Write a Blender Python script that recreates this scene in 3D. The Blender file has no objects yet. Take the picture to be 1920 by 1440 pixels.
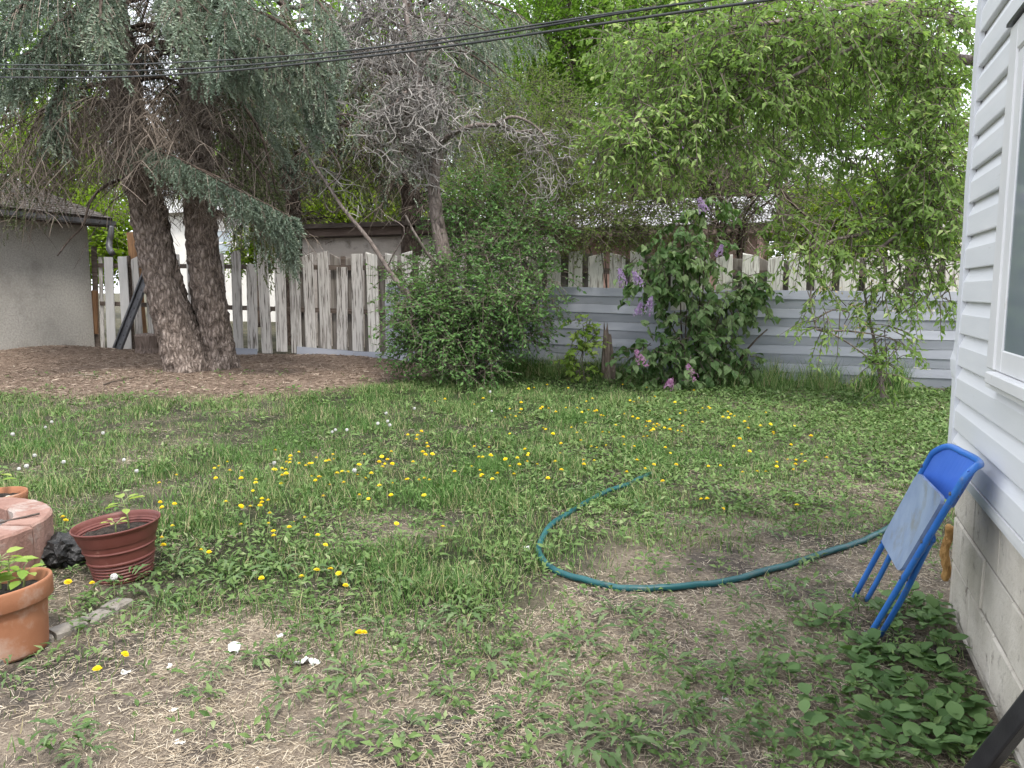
import bpy, bmesh, math, time
import numpy as np
from mathutils import Vector, Matrix, noise as mnoise

T0 = time.time()
rng = np.random.default_rng(11)
SC = bpy.context.scene
COL = SC.collection
R = math.radians

# ------------------------------------------------------------------ camera
YAW, PITCH, CAMH, FPX = R(20.5), R(6.8), 1.40, 1450.0      # FPX: focal length in pixels of a 1920 px wide frame
cd = bpy.data.cameras.new('camera')
cam = bpy.data.objects.new('camera', cd)
COL.objects.link(cam)
cam.location = (0, 0, CAMH)
cam.rotation_euler = (R(90) - PITCH, 0, YAW)
cd.sensor_width = 36.0
cd.lens = 36.0 * FPX / 1920.0
cd.clip_start = 0.05
cd.clip_end = 2000
SC.camera = cam

# ------------------------------------------------------------------ sky, sun, exposure (bright overcast)
SUN_EL, SUN_AZ = R(58), R(142)             # azimuth clockwise from +Y: light from behind the camera
w = bpy.data.worlds.new('World'); SC.world = w; w.use_nodes = True
nt = w.node_tree; nt.nodes.clear()
sky = nt.nodes.new('ShaderNodeTexSky'); sky.sky_type = 'NISHITA'; sky.sun_disc = False
sky.sun_elevation = SUN_EL; sky.sun_rotation = SUN_AZ
sky.air_density = 1.0; sky.dust_density = 4.0; sky.ozone_density = 1.0
mx = nt.nodes.new('ShaderNodeMix'); mx.data_type = 'RGBA'
mx.inputs['Factor'].default_value = 0.82
mx.inputs['B'].default_value = (9.6, 9.9, 10.6, 1)         # the even cloud cover
bg = nt.nodes.new('ShaderNodeBackground'); bg.inputs['Strength'].default_value = 0.095
ou = nt.nodes.new('ShaderNodeOutputWorld')
nt.links.new(sky.outputs[0], mx.inputs['A']); nt.links.new(mx.outputs['Result'], bg.inputs['Color'])
nt.links.new(bg.outputs[0], ou.inputs['Surface'])
sl = bpy.data.lights.new('sun', 'SUN'); sl.energy = 1.5; sl.angle = R(10); sl.color = (1.0, 0.95, 0.88)
so = bpy.data.objects.new('sun', sl); COL.objects.link(so)
so.rotation_euler = (R(90) - SUN_EL, 0, math.pi - SUN_AZ)
so.location = (0, -10, 20)
SC.view_settings.view_transform = 'Standard'
SC.view_settings.look = 'None'
SC.view_settings.exposure = 1.42
SC.view_settings.gamma = 1.0
SC.render.engine = 'CYCLES'
SC.cycles.use_denoising = True
SC.cycles.max_bounces = 7
SC.cycles.diffuse_bounces = 4
SC.cycles.glossy_bounces = 2
SC.cycles.transmission_bounces = 3
SC.cycles.use_adaptive_sampling = True
SC.cycles.adaptive_threshold = 0.02
SC.cycles.caustics_reflective = False
SC.cycles.caustics_refractive = False

# ------------------------------------------------------------------ surveying helpers
cy, sy, cp, sp = math.cos(YAW), math.sin(YAW), math.cos(PITCH), math.sin(PITCH)
RT = np.array([cy, sy, 0.0]); FH = np.array([-sy, cy, 0.0]); UP = np.array([0, 0, 1.0])
C0 = np.array([0, 0, CAMH])
def ray(px, py):
    u = (px - 960) / FPX; v = (720 - py) / FPX
    return RT * u + FH * (cp + v * sp) + UP * (-sp + v * cp)
def W(px, py, d):
    r = ray(px, py); return C0 + r * (d / np.dot(r, FH))
def WY(px, py, Y):
    r = ray(px, py); return C0 + r * (Y / r[1])
def WX(px, py, X):
    r = ray(px, py); return C0 + r * (X / r[0])
def hash2(i, j):
    h = np.sin(i * 127.1 + j * 311.7) * 43758.5453
    return h - np.floor(h)
def vnoise(x, y):
    x = np.asarray(x, float); y = np.asarray(y, float)
    i = np.floor(x); j = np.floor(y); fx = x - i; fy = y - j
    fx = fx * fx * (3 - 2 * fx); fy = fy * fy * (3 - 2 * fy)
    a = hash2(i, j); b = hash2(i + 1, j); c = hash2(i, j + 1); d = hash2(i + 1, j + 1)
    return (a + (b - a) * fx) * (1 - fy) + (c + (d - c) * fx) * fy
def fbm(x, y, o=4):
    s = 0; a = .5; t = 0
    for k in range(o):
        s = s + a * vnoise(x * 2 ** k + 17.3 * k, y * 2 ** k - 9.1 * k); t += a; a *= .55
    return s / t
def sstep(a, b, x):
    t = np.clip((np.asarray(x, float) - a) / (b - a), 0, 1); return t * t * (3 - 2 * t)
FENCE_Y, GARAGE_X, WALL_X, CORNER_Y = 12.43, -14.1, 0.644, 3.75
def gz(x, y):
    x = np.asarray(x, float); y = np.asarray(y, float)
    z = 0.16 * sstep(5.5, 12, y) * sstep(-1, -9, x)
    z = z + 0.05 * (fbm(x * .5 + 5, y * .5) - .5) + 0.03 * (fbm(x * 2.1, y * 2.1 + 3) - .5)
    z = z + 0.22 * np.exp(-(((x + 13.5) / 1.0) ** 2 + ((y - 10.6) / 1.5) ** 2))      # needle heap by the garage
    z = z + 0.10 * np.exp(-(((x + 8.0) / 1.6) ** 2 + ((y - 11.9) / .5) ** 2))
    return z
def WG(px, py, dz=0.0):
    r = ray(px, py); t = (CAMH - dz) / -r[2]
    for _ in range(12):
        p = C0 + r * t; t = t + (p[2] - dz - float(gz(p[0], p[1]))) / max(-r[2], .03) * .8
    p = C0 + r * t; return p
def nrm(a):
    a = np.asarray(a, float); return a / np.maximum(np.linalg.norm(a, axis=-1, keepdims=True), 1e-9)

# ------------------------------------------------------------------ object helpers
ORG = {}
def tag(o, label=None, cat=None, group=None, kind=None):
    if label: o['label'] = label
    if cat: o['category'] = cat
    if group: o['group'] = group
    if kind: o['kind'] = kind
    return o
def empty(name, loc, label, cat, group=None):
    o = bpy.data.objects.new(name, None); COL.objects.link(o)
    o.empty_display_size = .1
    o.location = [float(c) for c in loc]; ORG[o.name] = np.array(loc, float)
    return tag(o, label, cat, group)
def mesh(name, V, F, mat=None, rnd=None, smooth=False, midx=None):
    """V (n,3); F list of int arrays (m,k)"""
    V = np.ascontiguousarray(V, dtype=np.float32)
    F = [np.asarray(f, dtype=np.int32) for f in (F if isinstance(F, (list, tuple)) else [F])]
    F = [f for f in F if len(f)]
    me = bpy.data.meshes.new(name)
    me.vertices.add(len(V)); me.vertices.foreach_set('co', V.ravel())
    li = np.concatenate([f.ravel() for f in F]); me.loops.add(len(li)); me.loops.foreach_set('vertex_index', li)
    tot = np.concatenate([np.full(len(f), f.shape[1], np.int32) for f in F])
    st = np.concatenate([[0], np.cumsum(tot)[:-1]]).astype(np.int32)
    me.polygons.add(len(tot)); me.polygons.foreach_set('loop_start', st)
    me.polygons.foreach_set('use_smooth', np.full(len(tot), bool(smooth)))
    if midx is not None: me.polygons.foreach_set('material_index', np.asarray(midx, dtype=np.int32))
    me.update(calc_edges=True)
    if rnd is not None:
        a = me.attributes.new('rnd', 'FLOAT', 'POINT'); a.data.foreach_set('value', np.asarray(rnd, np.float32))
    for m in (mat if isinstance(mat, (list, tuple)) else [mat]):
        if m: me.materials.append(m)
    return me
def put(name, me, parent=None, loc=None):
    o = bpy.data.objects.new(name, me); COL.objects.link(o)
    if parent: o.parent = parent
    if loc is not None: o.location = [float(c) for c in loc]
    return o
def root_of(o):
    while o.parent: o = o.parent
    return o
def part(name, V, F, mat, parent=None, rnd=None, smooth=False, origin=None, midx=None):
    """mesh given in world coordinates, stored relative to its thing's origin"""
    V = np.asarray(V, float)
    if parent is not None:
        og = ORG.get(root_of(parent).name, np.zeros(3))
        return put(name, mesh(name, V - og, F, mat, rnd, smooth, midx), parent)
    og = np.zeros(3) if origin is None else np.asarray(origin, float)
    o = put(name, mesh(name, V - og, F, mat, rnd, smooth, midx), None, og); ORG[o.name] = og
    return o
class MB:
    """collects shapes into one mesh"""
    def __init__(s): s.V = []; s.F = []; s.n = 0; s.r = []
    def add(s, V, F, r=None):
        V = np.asarray(V, float)
        for f in (F if isinstance(F, list) else [F]):
            f = np.asarray(f)
            if len(f): s.F.append(f + s.n)
        s.V.append(V); s.n += len(V)
        s.r.append(np.zeros(len(V)) if r is None else np.broadcast_to(np.asarray(r, float), (len(V),)))
        return s
    def args(s):
        return np.concatenate(s.V), s.F, np.concatenate(s.r)
    def build(s, name, mat, parent=None, smooth=False, origin=None):
        V, F, r = s.args()
        return part(name, V, F, mat, parent, r, smooth, origin)
BQ = np.array([[0, 3, 2, 1], [4, 5, 6, 7], [0, 1, 5, 4], [1, 2, 6, 5], [2, 3, 7, 6], [3, 0, 4, 7]])
def box(x0, x1, y0, y1, z0, z1):
    return np.array([[x0, y0, z0], [x1, y0, z0], [x1, y1, z0], [x0, y1, z0],
                     [x0, y0, z1], [x1, y0, z1], [x1, y1, z1], [x0, y1, z1]], float), [BQ]
def bbox_bev(x0, x1, y0, y1, z0, z1, b=.006, seg=1):
    bm = bmesh.new(); V, F = box(x0, x1, y0, y1, z0, z1)
    vs = [bm.verts.new(v) for v in V]
    for f in BQ: bm.faces.new([vs[i] for i in f])
    bmesh.ops.bevel(bm, geom=bm.edges[:] , offset=b, segments=seg, affect='EDGES', profile=.5)
    return from_bm(bm)
def from_bm(bm):
    bm.verts.index_update()
    V = np.array([v.co[:] for v in bm.verts]); d = {}
    for f in bm.faces: d.setdefault(len(f.verts), []).append([v.index for v in f.verts])
    bm.free()
    return V, [np.array(x) for x in d.values()]
def tubes(P, Rr, s=5, caps=False):
    """P (N,n,3) centre lines, Rr (N,n) radii -> V, F"""
    P = np.asarray(P, float); Rr = np.asarray(Rr, float)
    if P.ndim == 2: P = P[None]; Rr = Rr[None]
    N, n, _ = P.shape
    T = np.empty_like(P); T[:, 1:-1] = P[:, 2:] - P[:, :-2]; T[:, 0] = P[:, 1] - P[:, 0]; T[:, -1] = P[:, -1] - P[:, -2]
    T = nrm(T)
    av = nrm(P[:, -1] - P[:, 0])
    ref = np.where(np.abs(av[:, 2:3]) > .8, np.array([[1., 0, 0]]), np.array([[0, 0, 1.]]))
    ref = np.broadcast_to(ref[:, None, :], T.shape)
    A = nrm(np.cross(T, ref)); B = np.cross(T, A)
    th = np.arange(s) * 2 * np.pi / s
    V = P[:, :, None, :] + Rr[:, :, None, None] * (A[:, :, None, :] * np.cos(th)[None, None, :, None] + B[:, :, None, :] * np.sin(th)[None, None, :, None])
    idx = np.arange(N * n * s).reshape(N, n, s)
    a = idx[:, :-1]; b = np.roll(a, -1, axis=2); c = idx[:, 1:]; d = np.roll(c, -1, axis=2)
    F = [np.stack([a, b, d, c], -1).reshape(-1, 4)]
    if caps:
        F.append(idx[:, 0, ::-1].reshape(-1, s)); F.append(idx[:, -1].reshape(-1, s))
    return V.reshape(-1, 3), F
def spline(pts, n, closed=False):
    """Catmull-Rom through pts"""
    P = np.asarray(pts, float); k = len(P)
    Q = np.vstack([2 * P[0] - P[1], P, 2 * P[-1] - P[-2]])
    t = np.linspace(0, k - 1 - 1e-6, n); i = t.astype(int); f = (t - i)[:, None]
    p0, p1, p2, p3 = Q[i], Q[i + 1], Q[i + 2], Q[i + 3]
    return .5 * (2 * p1 + (p2 - p0) * f + (2 * p0 - 5 * p1 + 4 * p2 - p3) * f ** 2 + (3 * p1 - p0 - 3 * p2 + p3) * f ** 3)
def lathe(prof, seg=48, cut=None):
    """prof (n,2) r,z -> V,F about z"""
    prof = np.asarray(prof, float); n = len(prof); th = np.arange(seg) * 2 * np.pi / seg
    V = np.stack([prof[:, None, 0] * np.cos(th), prof[:, None, 0] * np.sin(th), np.broadcast_to(prof[:, None, 1], (n, seg))], -1)
    idx = np.arange(n * seg).reshape(n, seg); a = idx[:-1]; b = np.roll(a, -1, 1); c = idx[1:]; d = np.roll(c, -1, 1)
    return V.reshape(-1, 3), [np.stack([a, b, d, c], -1).reshape(-1, 4)]
def frames(ydir, nhint):
    """rotation matrices whose columns are x, y(=ydir), z(~nhint)"""
    y = nrm(ydir); x = nrm(np.cross(y, nhint) + 1e-6); z = np.cross(x, y)
    return np.stack([x, y, z], -1)
def scatter(proto, pos, rot, scale):
    PV, PF = proto; N = len(pos); m = len(PV)
    scale = np.asarray(scale, float)
    S = scale[:, None, None] if scale.ndim == 1 else scale[:, None, :]
    V = np.einsum('nij,nkj->nki', rot, PV[None] * S) + pos[:, None, :]
    F = [(np.asarray(f)[None] + (np.arange(N) * m)[:, None, None]).reshape(-1, np.asarray(f).shape[1]) for f in PF]
    return V.reshape(-1, 3), F
def rvec(n):
    return nrm(rng.normal(size=(n, 3)))
def per(n, m, lo=0, hi=1):
    return np.repeat(rng.uniform(lo, hi, n), m)

# ------------------------------------------------------------------ materials
def newmat(name):
    m = bpy.data.materials.new(name); m.use_nodes = True; m.node_tree.nodes.clear(); return m, m.node_tree
def nd(nt, t, **kw):
    n = nt.nodes.new(t)
    for k, v in kw.items():
        if hasattr(n, k) and k not in n.inputs: setattr(n, k, v)
        else: n.inputs[k].default_value = v
    return n
def ramp(nt, stops):
    r = nt.nodes.new('ShaderNodeValToRGB'); e = r.color_ramp.elements
    while len(e) < len(stops): e.new(.5)
    for el, (p, c) in zip(e, stops): el.position = p; el.color = (*c, 1)
    return r
DULL = ('grass', 'weed', 'plantain', 'lilac_leaf', 'rosette', 'bright_leaf', 'far_leaf')
def leaf_mat(name, stops, trans=.35, rough=.6, spec=.14, tint=(1.25, 1.35, .75)):
    rich = []
    for p_, c in stops:                                   # fresh spring greens are a little richer
        l_ = .3 * c[0] + .59 * c[1] + .11 * c[2]; g_ = c[1] > c[0] and c[1] > c[2] and name != 'blue_needle'; k_ = 1.06 if g_ else 1.0; m_ = .88 if g_ and name in DULL else 1.0
        rich.append((p_, tuple(max(.012, (l_ + k_ * (v - l_)) * m_) for v in c)))
    stops = rich
    m, nt = newmat(name); L = nt.links.new
    at = nd(nt, 'ShaderNodeAttribute', attribute_name='rnd'); oi = nt.nodes.new('ShaderNodeObjectInfo')
    ad = nd(nt, 'ShaderNodeMath', operation='ADD'); fr = nd(nt, 'ShaderNodeMath', operation='FRACT')
    L(at.outputs['Fac'], ad.inputs[0]); L(oi.outputs['Random'], ad.inputs[1]); L(ad.outputs[0], fr.inputs[0])
    rp = ramp(nt, stops); L(fr.outputs[0], rp.inputs[0])
    p = nd(nt, 'ShaderNodeBsdfPrincipled'); p.inputs['Roughness'].default_value = rough; p.inputs['Specular IOR Level'].default_value = spec
    L(rp.outputs[0], p.inputs['Base Color'])
    mu = nd(nt, 'ShaderNodeMix', data_type='RGBA', blend_type='MULTIPLY'); mu.inputs['Factor'].default_value = 1; mu.inputs['B'].default_value = (*tint, 1)
    L(rp.outputs[0], mu.inputs['A'])
    tr = nt.nodes.new('ShaderNodeBsdfTranslucent'); L(mu.outputs['Result'], tr.inputs['Color'])
    ms = nt.nodes.new('ShaderNodeMixShader'); ms.inputs[0].default_value = trans
    L(p.outputs[0], ms.inputs[1]); L(tr.outputs[0], ms.inputs[2])
    o = nt.nodes.new('ShaderNodeOutputMaterial'); L(ms.outputs[0], o.inputs[0]); return m
def surf(name, c1, c2, scale=8, rough=.7, bump=.2, bscale=None, metallic=0, stretch=(1, 1, 1), lo=.35, hi=.65, spec=.4,
         c3=None, s3=40, lo3=.55, hi3=.65, objrand=0.0, bdist=.01, detail=6):
    m, nt = newmat(name); L = nt.links.new
    tc = nt.nodes.new('ShaderNodeTexCoord'); mp = nt.nodes.new('ShaderNodeMapping'); mp.inputs['Scale'].default_value = stretch
    L(tc.outputs['Object'], mp.inputs[0]); vec = mp.outputs[0]
    oi = nt.nodes.new('ShaderNodeObjectInfo')
    if objrand:
        va = nd(nt, 'ShaderNodeVectorMath', operation='ADD'); sc = nd(nt, 'ShaderNodeVectorMath', operation='SCALE')
        cx = nt.nodes.new('ShaderNodeCombineXYZ')
        for i in range(3): L(oi.outputs['Random'], cx.inputs[i])
        L(cx.outputs[0], sc.inputs[0]); sc.inputs['Scale'].default_value = 37.0
        L(vec, va.inputs[0]); L(sc.outputs[0], va.inputs[1]); vec = va.outputs[0]
    n1 = nd(nt, 'ShaderNodeTexNoise', Scale=scale, Detail=detail, Roughness=.6); L(vec, n1.inputs['Vector'])
    r1 = ramp(nt, [(lo, c1), (hi, c2)]); L(n1.outputs['Fac'], r1.inputs[0]); colr = r1.outputs[0]
    if c3 is not None:
        n3 = nd(nt, 'ShaderNodeTexNoise', Scale=s3, Detail=5, Roughness=.65); L(vec, n3.inputs['Vector'])
        r3 = ramp(nt, [(lo3, (0, 0, 0)), (hi3, (1, 1, 1))]); L(n3.outputs['Fac'], r3.inputs[0])
        m3 = nd(nt, 'ShaderNodeMix', data_type='RGBA'); L(r3.outputs[0], m3.inputs['Factor']); L(colr, m3.inputs['A']); m3.inputs['B'].default_value = (*c3, 1)
        colr = m3.outputs['Result']
    if objrand:
        hv = nt.nodes.new('ShaderNodeHueSaturation'); mr = nd(nt, 'ShaderNodeMapRange'); mr.inputs['To Min'].default_value = 1 - objrand; mr.inputs['To Max'].default_value = 1 + objrand
        L(oi.outputs['Random'], mr.inputs[0]); L(mr.outputs[0], hv.inputs['Value']); L(colr, hv.inputs['Color']); colr = hv.outputs[0]
    p = nd(nt, 'ShaderNodeBsdfPrincipled'); p.inputs['Roughness'].default_value = rough; p.inputs['Metallic'].default_value = metallic
    p.inputs['Specular IOR Level'].default_value = spec
    L(colr, p.inputs['Base Color'])
    if bump:
        n2 = nd(nt, 'ShaderNodeTexNoise', Scale=bscale or scale * 3, Detail=8, Roughness=.65); L(vec, n2.inputs['Vector'])
        b = nd(nt, 'ShaderNodeBump', Strength=bump, Distance=bdist); L(n2.outputs['Fac'], b.inputs['Height']); L(b.outputs[0], p.inputs['Normal'])
    o = nt.nodes.new('ShaderNodeOutputMaterial'); L(p.outputs[0], o.inputs[0]); return m
def bark_mat(name, c1, c2, c3, sc=14, zs=.22, bump=1.0, dist=.03):
    m, nt = newmat(name); L = nt.links.new
    tc = nt.nodes.new('ShaderNodeTexCoord'); mp = nt.nodes.new('ShaderNodeMapping'); mp.inputs['Scale'].default_value = (1, 1, zs)
    nw = nd(nt, 'ShaderNodeTexNoise', Scale=5, Detail=4); L(tc.outputs['Object'], nw.inputs['Vector'])
    mixv = nd(nt, 'ShaderNodeMix', data_type='VECTOR'); mixv.inputs['Factor'].default_value = .12
    L(tc.outputs['Object'], mixv.inputs['A']); L(nw.outputs['Color'], mixv.inputs['B']); L(mixv.outputs['Result'], mp.inputs[0])
    vo = nd(nt, 'ShaderNodeTexVoronoi', feature='DISTANCE_TO_EDGE', Scale=sc); L(mp.outputs[0], vo.inputs['Vector'])
    no = nd(nt, 'ShaderNodeTexNoise', Scale=9, Detail=8, Roughness=.7); L(tc.outputs['Object'], no.inputs['Vector'])
    rp = ramp(nt, [(.02, c1), (.22, c2), (.6, c3)]); ad = nd(nt, 'ShaderNodeMath', operation='MULTIPLY_ADD')
    L(vo.outputs['Distance'], ad.inputs[0]); ad.inputs[1].default_value = .9
    sb = nd(nt, 'ShaderNodeMath', operation='MULTIPLY_ADD'); L(no.outputs['Fac'], sb.inputs[0]); sb.inputs[1].default_value = .7; sb.inputs[2].default_value = -.25
    L(sb.outputs[0], ad.inputs[2]); L(ad.outputs[0], rp.inputs[0])
    p = nd(nt, 'ShaderNodeBsdfPrincipled'); p.inputs['Roughness'].default_value = .9; p.inputs['Specular IOR Level'].default_value = .15
    L(rp.outputs[0], p.inputs['Base Color'])
    b = nd(nt, 'ShaderNodeBump', Strength=bump, Distance=dist); L(ad.outputs[0], b.inputs['Height']); L(b.outputs[0], p.inputs['Normal'])
    o = nt.nodes.new('ShaderNodeOutputMaterial'); L(p.outputs[0], o.inputs[0]); return m

MAT = {}
MAT['grass'] = leaf_mat('grass', [(0, (.05, .11, .03)), (.35, (.105, .205, .06)), (.6, (.17, .285, .095)), (.86, (.26, .36, .15)), (.93, (.36, .33, .19)), (1, (.46, .4, .25))], .2, .6)
MAT['straw'] = leaf_mat('straw', [(0, (.25, .2, .145)), (.4, (.43, .355, .26)), (.75, (.57, .49, .365)), (1, (.68, .61, .49))], .15, .7, .2, (1, 1, 1))
MAT['weed'] = leaf_mat('weed', [(0, (.065, .12, .04)), (.4, (.13, .205, .07)), (.75, (.195, .275, .11)), (1, (.29, .35, .18))], .18, .6)
MAT['rosette'] = leaf_mat('rosette', [(0, (.09, .15, .06)), (.5, (.135, .205, .09)), (1, (.19, .255, .13))], .25, .55)
MAT['plantain'] = leaf_mat('plantain', [(0, (.075, .14, .05)), (.5, (.11, .19, .07)), (1, (.16, .25, .1))], .25, .55, .16)
MAT['maple_leaf'] = leaf_mat('maple_leaf', [(0, (.125, .195, .065)), (.35, (.21, .305, .11)), (.7, (.31, .41, .165)), (.93, (.38, .47, .22)), (1, (.44, .5, .26))], .52, .45)
MAT['seed'] = leaf_mat('seed', [(0, (.42, .35, .2)), (.5, (.5, .42, .26)), (1, (.5, .36, .22))], .35, .7)
MAT['lilac_leaf'] = leaf_mat('lilac_leaf', [(0, (.09, .165, .06)), (.5, (.17, .265, .11)), (1, (.27, .36, .18))], .3, .5, .2)
MAT['shrub_leaf'] = leaf_mat('shrub_leaf', [(0, (.06, .13, .045)), (.5, (.11, .205, .07)), (1, (.18, .29, .11))], .3, .48)
MAT['fine_leaf'] = leaf_mat('fine_leaf', [(0, (.075, .12, .035)), (.5, (.12, .18, .055)), (1, (.2, .24, .09))], .4, .55)
MAT['far_leaf'] = leaf_mat('far_leaf', [(0, (.09, .17, .035)), (.4, (.15, .26, .05)), (.8, (.23, .36, .08)), (1, (.3, .42, .12))], .5, .5)
MAT['bright_leaf'] = leaf_mat('bright_leaf', [(0, (.12, .2, .025)), (.4, (.2, .3, .035)), (.8, (.3, .4, .06)), (1, (.38, .46, .1))], .5, .5)
MAT['blue_needle'] = leaf_mat('blue_needle', [(0, (.09, .125, .09)), (.4, (.17, .22, .165)), (.8, (.27, .325, .255)), (1, (.36, .41, .31))], .15, .6, .25, (1, 1.1, .9))
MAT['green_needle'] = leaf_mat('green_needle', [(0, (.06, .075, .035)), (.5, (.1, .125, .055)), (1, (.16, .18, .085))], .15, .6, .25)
MAT['dead_twig'] = leaf_mat('dead_twig', [(0, (.08, .065, .052)), (.5, (.17, .14, .115)), (1, (.3, .25, .21))], .05, .85, .1, (1, 1, 1))
MAT['grey_twig'] = leaf_mat('grey_twig', [(0, (.13, .12, .11)), (.5, (.23, .215, .2)), (1, (.37, .35, .33))], .05, .85, .1, (1, 1, 1))
MAT['needle_litter'] = leaf_mat('needle_litter', [(0, (.1, .073, .055)), (.5, (.24, .18, .138)), (.9, (.38, .3, .235)), (1, (.52, .45, .36))], .05, .85, .1, (1, 1, 1))
MAT['petal'] = leaf_mat('petal', [(0, (.82, .58, .01)), (.5, (.88, .68, .015)), (1, (.9, .74, .05))], .25, .6, .2, (1, 1, .6))
MAT['stalk'] = surf('stalk', (.16, .22, .08), (.22, .24, .1), 10, .6, 0)
MAT['fluff'] = leaf_mat('fluff', [(0, (.7, .7, .68)), (1, (.82, .82, .8))], .4, .9, .1, (1, 1, 1))
MAT['lilac_flower'] = leaf_mat('lilac_flower', [(0, (.4, .26, .5)), (.5, (.55, .38, .64)), (1, (.72, .56, .78))], .3, .6, .2, (1, 1, 1))
MAT['pink_flower'] = leaf_mat('pink_flower', [(0, (.48, .2, .42)), (.5, (.62, .32, .52)), (1, (.72, .48, .66))], .3, .6, .2, (1, 1, 1))
MAT['spruce_bark'] = bark_mat('spruce_bark', (.06, .047, .04), (.21, .168, .142), (.45, .38, .335), 21, .26, 1.0, .06)
MAT['dark_bark'] = bark_mat('dark_bark', (.03, .022, .018), (.085, .065, .052), (.15, .12, .1), 15, .35, .9, .03)
MAT['grey_bark'] = bark_mat('grey_bark', (.07, .058, .052), (.17, .14, .125), (.27, .235, .215), 30, .15, .7, .012)
MAT['shrub_bark'] = surf('shrub_bark', (.07, .055, .045), (.16, .13, .105), 20, .85, .4, stretch=(1, 1, .3))
MAT['picket'] = surf('picket', (.24, .22, .2), (.56, .54, .51), 3.2, .85, .6, 30, stretch=(7, 7, .8), lo=.36, hi=.5, c3=(.1, .088, .075), s3=4.5, lo3=.54, hi3=.64, objrand=.16, bdist=.006, spec=.2)
MAT['picket_white'] = surf('picket_white', (.3, .275, .245), (.66, .645, .6), 4, .8, .6, 30, stretch=(6, 6, .9), lo=.38, hi=.5, c3=(.17, .15, .125), s3=4, lo3=.58, hi3=.68, objrand=.1, bdist=.006, spec=.2)
MAT['picket_shade'] = surf('picket_shade', (.12, .105, .092), (.27, .25, .225), 3.2, .9, .6, 30, stretch=(7, 7, .8), objrand=.15, spec=.15)  # far-side boards: their shade is put into the darker wood colour
MAT['rail'] = surf('rail', (.07, .055, .045), (.16, .13, .11), 6, .9, .4, stretch=(.4, 5, 5), spec=.15)
MAT['white_board'] = surf('white_board', (.5, .5, .49), (.6, .6, .59), 3, .6, .1, 20, stretch=(4, 4, .6), c3=(.36, .34, .3), s3=3, lo3=.62, hi3=.72)
MAT['brown_wood'] = surf('brown_wood', (.16, .085, .045), (.29, .17, .09), 5, .8, .4, 25, stretch=(8, 8, .6), objrand=.2, spec=.2)
MAT['metal_sheet'] = surf('metal_sheet', (.27, .29, .335), (.36, .38, .43), 1.4, .6, .12, 9, metallic=.1, stretch=(.5, 1, 2.5), c3=(.3, .31, .32), s3=5, lo3=.62, hi3=.75, objrand=.05, spec=.5)
MAT['siding'] = surf('siding', (.62, .635, .65), (.69, .7, .71), 2.5, .5, .16, 55, stretch=(1, .35, 3), c3=(.5, .5, .48), s3=9, lo3=.66, hi3=.8, bdist=.003)
MAT['trim_white'] = surf('trim_white', (.6, .62, .65), (.68, .69, .71), 4, .45, .05, 30, c3=(.42, .4, .37), s3=38, lo3=.7, hi3=.74)
MAT['vinyl'] = surf('vinyl', (.64, .645, .65), (.7, .7, .7), 3, .4, .03, 30, c3=(.5, .47, .4), s3=7, lo3=.68, hi3=.82)
MAT['concrete'] = surf('concrete', (.47, .43, .365), (.61, .565, .495), 4, .9, .7, 45, c3=(.22, .19, .16), s3=11, lo3=.6, hi3=.72, objrand=.06, bdist=.012, spec=.2)
MAT['mortar'] = surf('mortar', (.3, .275, .24), (.4, .37, .325), 12, .95, .6, 60, spec=.1)
MAT['stucco'] = surf('stucco', (.37, .355, .325), (.53, .515, .475), 26, .95, 1.0, 40, c3=(.29, .275, .25), s3=1.1, lo3=.5, hi3=.75, bdist=.03, spec=.1, lo=.3, hi=.7)
MAT['shed_stucco'] = surf('shed_stucco', (.48, .42, .375), (.62, .57, .52), 1.5, .95, .5, 40, c3=(.3, .255, .22), s3=3, lo3=.52, hi3=.66, bdist=.015, spec=.1)
MAT['pink_wall'] = surf('pink_wall', (.27, .18, .15), (.36, .25, .21), 3, .95, .5, 40, bdist=.012, spec=.1)
MAT['shingle'] = surf('shingle', (.05, .045, .042), (.12, .108, .1), 9, .95, .8, 40, stretch=(1, 1, 1), c3=(.16, .145, .13), s3=14, lo3=.56, hi3=.66, bdist=.02, spec=.1, objrand=.1)
MAT['light_shingle'] = surf('light_shingle', (.42, .42, .43), (.55, .55, .56), 6, .9, .5, 30, c3=(.32, .32, .32), s3=20, lo3=.55, hi3=.68, spec=.2)
MAT['dark_wood'] = surf('dark_wood', (.045, .035, .03), (.1, .08, .068), 5, .85, .4, stretch=(.5, 4, 4))
MAT['fascia'] = surf('fascia', (.12, .085, .07), (.2, .15, .125), 4, .85, .4, stretch=(.5, 4, 4))
MAT['gutter'] = surf('gutter', (.1, .105, .115), (.17, .175, .19), 5, .5, .1, metallic=.3)
MAT['cream_wall'] = surf('cream_wall', (.6, .58, .54), (.68, .66, .62), 2, .9, .2, 30)
MAT['glass'] = surf('glass', (.2, .235, .26), (.25, .285, .31), 1, .06, 0, spec=.9)
MAT['far_glass'] = surf('far_glass', (.28, .33, .36), (.36, .41, .44), 1, .1, 0, spec=.8)
MAT['black'] = surf('black', (.018, .018, .02), (.035, .035, .037), 6, .42, .15, 40)
MAT['black_bag'] = surf('black_bag', (.012, .012, .012), (.03, .03, .03), 8, .35, .6, 18, bdist=.03)
MAT['wire'] = surf('wire', (.025, .028, .028), (.05, .052, .052), 8, .6, 0)
MAT['hose'] = surf('hose', (.008, .07, .08), (.016, .1, .105), 6, .38, .08, 30, c3=(.09, .1, .085), s3=14, lo3=.56, hi3=.75)
MAT['blue_metal'] = surf('blue_metal', (.025, .13, .44), (.045, .18, .54), 5, .35, .05, 30, c3=(.12, .17, .28), s3=17, lo3=.58, hi3=.7)
MAT['blue_plastic'] = surf('blue_plastic', (.05, .15, .58), (.075, .19, .64), 3, .38, .04, 20)
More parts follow.
